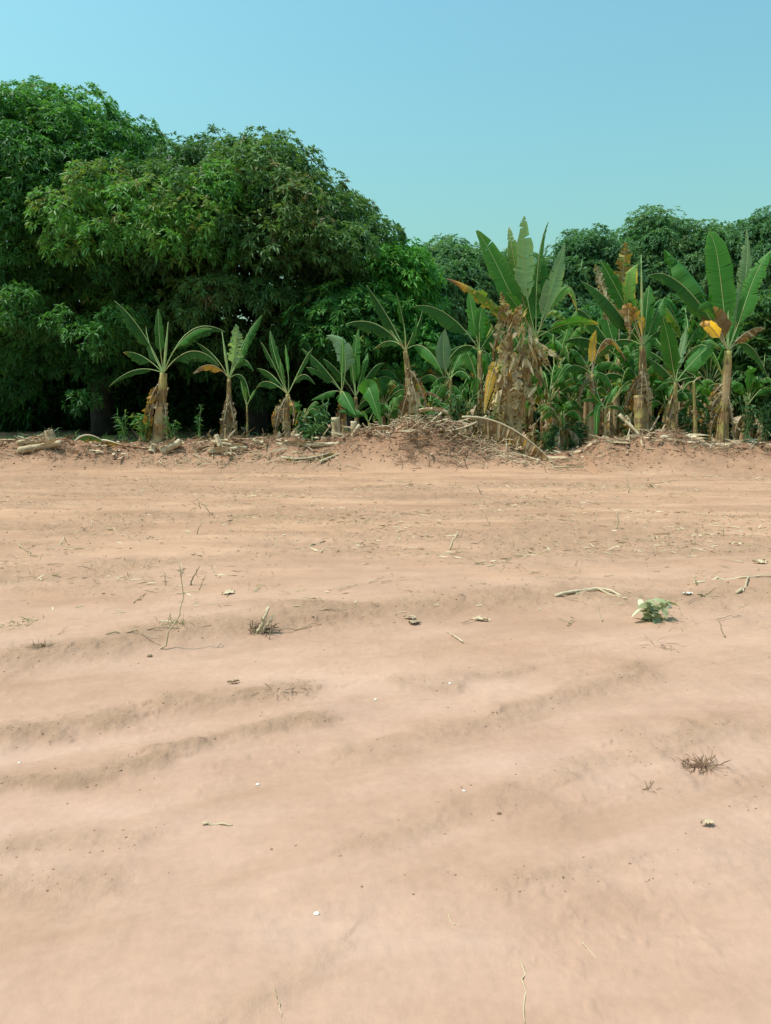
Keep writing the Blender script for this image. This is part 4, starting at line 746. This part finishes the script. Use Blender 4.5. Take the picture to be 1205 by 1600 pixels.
# ------------------------------------------------------------------ twigs, stalks, scraps on the open soil
def twig(label, pts, r, seed, mat=None, group=None, name='twig', cat='twig', branch=0):
    g = np.random.default_rng(seed); mb = MB(); pts = np.asarray(pts, float)
    n = 10; s = np.linspace(0, len(pts)-1, n); P = np.stack([np.interp(s, np.arange(len(pts)), pts[:, i]) for i in range(3)], 1)
    ln = np.linalg.norm(pts[-1]-pts[0]); P[1:-1] += g.normal(size=(n-2, 3))*ln*.018
    tube(mb, P, np.linspace(r, r*.45, n), 6, dry=.1+.3*g.random(), wob=.2, seed=seed)
    for q in range(branch):
        i = g.integers(3, n-2); d = nrm((P[-1]-P[0])/ln + g.normal(size=3)*.6); tube(mb, np.stack([P[i], P[i]+d*ln*.12+g.normal(size=3)*.004, P[i]+d*ln*.28]), np.array([r*.6, r*.45, r*.2]), 5, dry=.2)
    return tag(mb.build(name, mat or M_twig), label, cat, group)
def flat_tw(label, pl, r, seed, lift=.004, **k):
    pts = []
    for (px, py) in pl: p = gpt(px, py); p[2] += r*.25+lift*random.random(); pts.append(p)
    return twig(label, pts, r, seed, **k)
def up_tw(label, b, pl, r, seed, **k):
    B = gpt(*b); pts = [B-np.array([0, 0, .01])] + [at(px, py, B[1]+.02*i) for i, (px, py) in enumerate(pl)]
    return twig(label, pts, r, seed, **k)
up_tw('tall thin bent dry stalk curving up from the soil left of centre', (246, 1014), [(262, 992), (277, 970), (284, 945), (288, 900), (283, 880)], .006, 201, mat=M_straw, branch=1)
up_tw('forked dry twig standing beside the bent stalk', (296, 914), [(303, 900), (312, 885)], .007, 202, branch=2)
up_tw('short thin twig standing right of the forked dry twig', (311, 922), [(316, 910), (322, 898)], .004, 203)
up_tw('short thin twig standing left of the bent stalk', (259, 915), [(258, 900), (257, 893)], .004, 204)
up_tw('thick split stalk standing in the dry stubble clump', (402, 990), [(412, 970), (421, 948)], .016, 205, mat=M_straw, branch=2)
up_tw('second split stalk leaning in the dry stubble clump', (405, 990), [(420, 972), (428, 960)], .010, 206, mat=M_straw)
flat_tw('thin stem lying right from the dry stubble clump', [(412, 988), (445, 984), (500, 976)], .005, 207)
up_tw('pale dry stick leaning on the soil near the middle of the plot', (702, 858), [(708, 845), (716, 830)], .013, 208, mat=M_straw)
flat_tw('stubby brown twig lying left of the pale leaning stick', [(476, 856), (490, 852), (508, 846)], .013, 209)
flat_tw('long pale stalk arching over the soil, left of the wilted seedling', [(868, 932), (900, 925), (935, 920), (970, 930), (998, 937)], .014, 210, mat=M_straw, branch=2)
flat_tw('second pale stalk lying under the long arching one', [(876, 936), (905, 928), (940, 921)], .010, 211, mat=M_straw)
flat_tw('split pale stalk end beside the wilted seedling', [(930, 920), (960, 932), (980, 937)], .012, 212, mat=M_straw, branch=2)
flat_tw('long pale stalk lying level at the right edge', [(1085, 912), (1120, 905), (1160, 903), (1210, 902)], .014, 213, mat=M_straw)
flat_tw('curved dry stalk crossing the long pale one at right', [(1150, 928), (1164, 918), (1170, 900)], .013, 214, mat=M_straw)
flat_tw('dark forked twig lying below the long pale stalk at right', [(1080, 922), (1098, 932), (1115, 936)], .013, 215, branch=2)
up_tw('short stalk poking up at the left end of the long pale stalk at right', (1090, 915), [(1087, 908), (1085, 900)], .010, 216, mat=M_straw)
up_tw('thin pale upright stalk at right in front of the bank', (1131, 838), [(1131, 828), (1131, 820)], .007, 217, mat=M_straw)
up_tw('thin dark wand standing on the bank below the bare green stem', (1081, 730), [(1082, 715), (1084, 690)], .009, 218)
up_tw('curved dry stalk standing in front of the bank at right', (983, 770), [(981, 755), (978, 738)], .012, 219, mat=M_straw)
up_tw('faint dry stalk standing right of the middle', (963, 826), [(966, 815), (964, 800)], .010, 220, mat=M_straw)
up_tw('short brown stalk standing in front of the large fallen leaf', (752, 772), [(749, 765), (744, 757)], .010, 221)
flat_tw('bent dark twig lying in front of the bank at right', [(1012, 750), (1018, 758), (1028, 768)], .014, 222, branch=1)
flat_tw('dark root lying on the bank slope at right', [(985, 717), (995, 712), (1005, 709)], .012, 223)
flat_tw('thick short root lying on the bank below the thin dark wand', [(1005, 730), (1012, 732), (1022, 733)], .016, 224)
flat_tw('gnarled root piece below the tall right banana plant', [(1108, 722), (1125, 722), (1140, 716)], .025, 225, branch=2)
flat_tw('slim dark twig lying on the soil at left', [(26, 848), (36, 858), (46, 868), (58, 870)], .008, 226)
flat_tw('long pale grass stem lying flat at left', [(100, 858), (145, 858), (190, 857)], .006, 227, mat=M_straw)
flat_tw('second pale grass stem fanning up at left', [(80, 858), (120, 835), (155, 815)], .006, 228, mat=M_straw)
flat_tw('pale straight stem slanting across the soil at left', [(168, 825), (190, 836), (207, 844)], .006, 229, mat=M_straw)
flat_tw('short pale stem ending near the slanting one', [(217, 845), (235, 841), (248, 838)], .006, 230, mat=M_straw)
flat_tw('dark twig with a fork lying left of the watered ground middle' .replace('watered ground middle', 'middle of the plot'), [(286, 855), (300, 867), (316, 870)], .008, 231, branch=1)
up_tw('dark thin twig standing left of the middle', (307, 835), [(311, 825), (316, 815)], .007, 232)
up_tw('dark leaning twig standing further back left of the middle', (333, 805), [(325, 797), (318, 788)], .008, 233, branch=1)
up_tw('short dark twig beside the leaning one further back', (314, 795), [(311, 788), (310, 782)], .008, 234)
flat_tw('pale stick with a knobbed end lying alone in the foreground', [(317, 1289), (335, 1288), (352, 1289), (363, 1290)], .006, 235, mat=M_straw)
flat_tw('thin curved root in the lower right foreground', [(814, 1505), (818, 1530), (822, 1560), (820, 1600)], .0025, 236, mat=M_straw)
flat_tw('short thin root in the lower middle foreground', [(910, 1475), (920, 1485), (932, 1498)], .002, 237, mat=M_straw)
flat_tw('thin curl of root left of the lower middle foreground', [(700, 1430), (706, 1444), (720, 1446)], .002, 238, mat=M_straw)
flat_tw('thin dry rootlet near the bottom edge left of the middle', [(428, 1545), (436, 1570), (440, 1590)], .002, 239, mat=M_straw)
flat_tw('faint dry stem running across at the left of the plot', [(165, 992), (230, 985), (330, 978)], .005, 240)
flat_tw('pale stem lying by the greenish tuft', [(250, 972), (262, 972), (275, 973)], .008, 241, mat=M_straw)
gt = np.random.default_rng(55)
for q in range(60):                          # small twigs on the far half
    py = gt.uniform(755, 1000); px = gt.uniform(20, 1190); p = gpt(px, py); a = gt.uniform(0, 3.14); ln = gt.uniform(.10, .28)
    d = np.array([math.cos(a), math.sin(a), 0])*ln/2; z = np.array([0, 0, .010]); st = gt.random() < .25
    P = [p-d+z, p+z*1.5, p+d+z] if not st else [p, p+d*.4+np.array([0, 0, .05]), p+d*.7+np.array([0, 0, .11])]
    P = [np.array([v[0], v[1], max(v[2], float(gz(v[0], v[1]))+.004)]) for v in P]
    twig('short dry twig on the bare soil' if not st else 'short dry twig poking up from the bare soil', P, gt.uniform(.0025, .005), 300+q, group='short dry twigs on the bare soil' if not st else 'short twigs poking up from the soil', mat=M_twig if gt.random() < .65 else M_straw)

def scrap(label, px, py, size, seed, name='pale_scrap', cat='scrap', mat=None, sq=(1, .8, .35)):
    g = np.random.default_rng(seed); p = gpt(px, py); mb = MB(); n, m = 9, 6
    th = np.linspace(0, 2*np.pi, n, endpoint=False); ph = np.linspace(-1.2, 1.45, m)
    V = np.stack([np.outer(np.cos(ph), np.cos(th)), np.outer(np.cos(ph), np.sin(th)), np.outer(np.sin(ph), np.ones(n))], -1)*np.array(sq)*size*(1+.3*(g.random((m, n, 1))-.5))
    V = V + p + np.array([0, 0, size*sq[2]*.6]); i = np.arange(m-1)[:, None]*n + np.arange(n); j = np.arange(m-1)[:, None]*n + (np.arange(n)+1) % n
    mb.add(V, [np.stack([i, j, j+n, i+n], -1).reshape(-1, 4), np.array([np.arange(n)[::-1]]), np.array([np.arange(n)+(m-1)*n])])
    return tag(mb.build(name, mat or M_scrap, None, True), label, cat)
scrap('round white scrap nearest the viewer, low in the middle foreground', 495, 1428, .010, 1)
scrap('small white scrap above the pale knobbed stick', 403, 1226, .009, 2)
scrap('tiny white scrap on the smooth soil near the plot centre', 587, 1093, .009, 3)
scrap('tiny white chip right of the middle foreground', 725, 1236, .007, 4)
scrap('tiny white chip at the left edge of the foreground', 30, 1192, .007, 5)
scrap('tiny white chip just right of the plot centre', 703, 1068, .009, 6)
scrap('tiny pale chip among the rough soil below centre', 503, 1127, .007, 7)
scrap('brown pebble on the smooth soil left of centre', 234, 1026, .018, 8, 'pebble', 'pebble', M_twig, (1, .8, .5))
scrap('pale leaf scrap beside the wilted seedling, on its right', 1042, 950, .035, 9, 'leaf_scrap', 'scrap', M_scrap, (1, .5, .9))
scrap('small dark clod in the right foreground', 780, 1272, .009, 10, 'soil_clod', 'clod', M_root, (1, .8, .6))
def curl(label, px, py, L, wd, seed, mat, name='dry_leaf', cat='dry leaf'):
    g = np.random.default_rng(seed); p = gpt(px, py); mb = MB(); a = g.uniform(-.5, .5); d = np.array([math.cos(a), math.sin(a), 0]); s_ = np.array([-d[1], d[0], 0]); k = 8
    t = np.linspace(-.5, .5, k); V = []
    for q in (-1, -.3, .4, 1): V.append(p + np.outer(t*L, d) + np.outer(np.cos(t*3)*q*wd/2, s_) + np.outer(.006+abs(q)*wd*.22+.010*g.random(k), [0, 0, 1]) + g.normal(size=(k, 3))*wd*.12)
    V = np.concatenate(V); i = np.arange(3)[:, None]*k+np.arange(k-1); mb.add(V, [np.stack([i, i+1, i+k+1, i+k], -1).reshape(-1, 4)], .5, .3)
    return tag(mb.build(name, mat, None, True), label, cat)
curl('pale crumpled leaf lying in the right foreground', 1106, 1290, .055, .03, 1, M_straw)
curl('pale curled dry leaf lying on the rough soil near the middle', 640, 967, .10, .045, 2, M_straw)
curl('second curled dry leaf right of the one near the middle', 752, 970, .12, .05, 3, M_straw)
curl('dark curled dry leaf left of the middle of the plot', 648, 975, .10, .05, 4, M_twig)
curl('curled dry leaf on the rough soil left of the plot middle', 357, 928, .12, .06, 5, M_straw)
curl('pale leaf fragment at right beyond the long pale stalk', 1150, 852, .16, .06, 6, M_straw)
curl('flat pale leaf fragment at the right edge', 1188, 880, .16, .08, 7, M_straw)
curl('small pale leaf fragment left of the long pale stalk at right', 1073, 930, .08, .05, 8, M_scrap)
curl('crumpled pale flake lying right of the tiny dark clod', 365, 1068, .07, .03, 9, M_straw)
# fine litter and crumbs of soil nobody could count
g_c = np.random.default_rng(88)
def chips(n, yr, size, cond, mat, name, label, cat, flat=.35, xw=.58):
    mb = MB(); y = g_c.uniform(yr[0]**.5, yr[1]**.5, n)**2; x = g_c.uniform(-xw, xw, n)*y
    k = cond(x, y) > g_c.random(n); x, y = x[k], y[k]; n = len(x)
    z = height(x, y); sz = size*(.4+1.2*g_c.random(n)**2.5)*np.clip(y/6, .6, 1.6)
    oc = np.array([[1, 0, 0], [0, 1, 0], [-1, 0, 0], [0, -1, 0], [0, 0, 1], [0, 0, -1.0]])
    V = oc[None]*np.array([1, .75, .7]) * sz[:, None, None] * (1+.7*(g_c.random((n, 6, 1))-.5)); a = g_c.uniform(0, 6.28, n); ca, sa = np.cos(a)[:, None], np.sin(a)[:, None]
    V = np.stack([V[..., 0]*ca-V[..., 1]*sa, V[..., 0]*sa+V[..., 1]*ca, V[..., 2]*(flat/.7+.3)], -1) + np.stack([x, y, z+sz*.15], -1)[:, None]
    f = np.array([[0, 1, 4], [1, 2, 4], [2, 3, 4], [3, 0, 4], [1, 0, 5], [2, 1, 5], [3, 2, 5], [0, 3, 5]])
    F = (np.arange(n)[:, None, None]*6 + f[None]).reshape(-1, 3)
    mb.add(V.reshape(-1, 3), [F], .5, np.repeat(g_c.uniform(0, .4, n), 6)); return tag(mb.build(name, mat), label, cat, kind='stuff')
def m_rough(x, y):
    R, RM = ridge_field(x, y); return np.clip(RM*.9 + rough_mask(x, y)*.7 + .03, 0, 1)
def m_bank(x, y): return np.clip(berm(x, y)[1]*.9, 0, 1)
def m_litter(x, y): return np.clip(sstep(5, 8.5, y)*(.05+.9*sstep(.05, .45, fbm(x*1.9, y*2.6, 3, 15)*.6 + fbm(x*.5, y*.9, 3, 5)+.25*sstep(0.1, .5, x/np.maximum(y, 1)))), 0, 1)
M_crumb = streak_mat('soil_crumb', [(0.3, (0.28, 0.165, 0.10)), (0.7, (0.40, 0.245, 0.165)), (1.0, (0.46, 0.29, 0.205))], 9, 9, .95, .3)
M_bankc = streak_mat('bank_crumb', [(0.3, (0.20, 0.10, 0.06)), (0.7, (0.30, 0.165, 0.10)), (1.0, (0.38, 0.23, 0.145))], 9, 9, .95, .3)
chips(15000, (2.2, 15.5), .0075, m_rough, M_crumb, 'soil_crumbs', 'loose crumbs of earth along the tractor ridges', 'soil')
chips(12000, (15.2, 18.4), .016, m_bank, M_bankc, 'bank_clods', 'reddish clods of earth over the pushed up bank', 'soil')
def slivers(n, yr, L, w, cond, mat, name, label, cat, up=.12, lift=.004, dr=(0, .4)):
    mb = MB(); y = g_c.uniform(yr[0]**.5, yr[1]**.5, n)**2; x = g_c.uniform(-.58, .58, n)*y
    k = cond(x, y) > g_c.random(n); x, y = x[k], y[k]; n = len(x)
    P = np.stack([x, y, height(x, y)+lift+.01*g_c.random(n)], 1)
    D = nrm(np.stack([g_c.normal(size=n), .7*g_c.normal(size=n), up*g_c.normal(size=n)], 1))
    leaf_cloud(mb, P, D, L*(.3+1.3*g_c.random(n)**2), w*(.5+g_c.random(n)), .05, g_c.uniform(0, 1, n), g_c)
    mb.a['dry'][-1] = np.repeat(g_c.uniform(dr[0], dr[1], n), 6)
    return tag(mb.build(name, mat), label, cat, kind='stuff')
slivers(9000, (5, 16), .12, .012, m_litter, M_straw, 'plant_litter', 'fine pale slivers of dry plant litter on the far half of the soil', 'litter')
slivers(6000, (4, 16), .11, .010, m_litter, M_twig, 'dark_litter', 'fine dark slivers of dry plant litter on the far half of the soil', 'litter', .2)
def m_top(x, y): return np.clip(berm(x, y)[1]**2*sstep(16.3, 17.2, y)*(.35+.9*sstep(-.1, .25, fbm(x*.9, y*.9, 3, 19))), 0, 1)
slivers(3600, (16, 18.6), .42, .06, m_top, M_straw, 'dry_leaf_strips', 'torn strips of dry banana leaf strewn along the top of the soil bank', 'dry leaves', .16, .015, (-.15, .45))
slivers(2200, (16, 18.6), .40, .05, m_top, M_root, 'brown_leaf_strips', 'brown rotting leaf strips mixed into the top of the soil bank', 'dry leaves', .16, .015, (-.1, .4))
g_u = np.random.default_rng(404); mb = MB(); n = 5200; y = g_u.uniform(17.9, 21.5, n); x = g_u.uniform(-.6, .6, n)*y
k = fbm(x*.8, y*.8, 3, 66)+.12 > g_u.random(n)*.4; x, y = x[k], y[k]; n = len(x)
leaf_cloud(mb, np.stack([x, y, height(x, y)], 1), nrm(np.stack([g_u.normal(size=n)*.7, g_u.normal(size=n)*.7, np.ones(n)], 1)), .25+.5*g_u.random(n), .022, .3+.3*g_u.random(n), g_u.uniform(0, .6, n), g_u)
tag(mb.build('undergrowth', M_weed), 'shaded grass and low weeds behind the soil bank', 'undergrowth', kind='stuff')
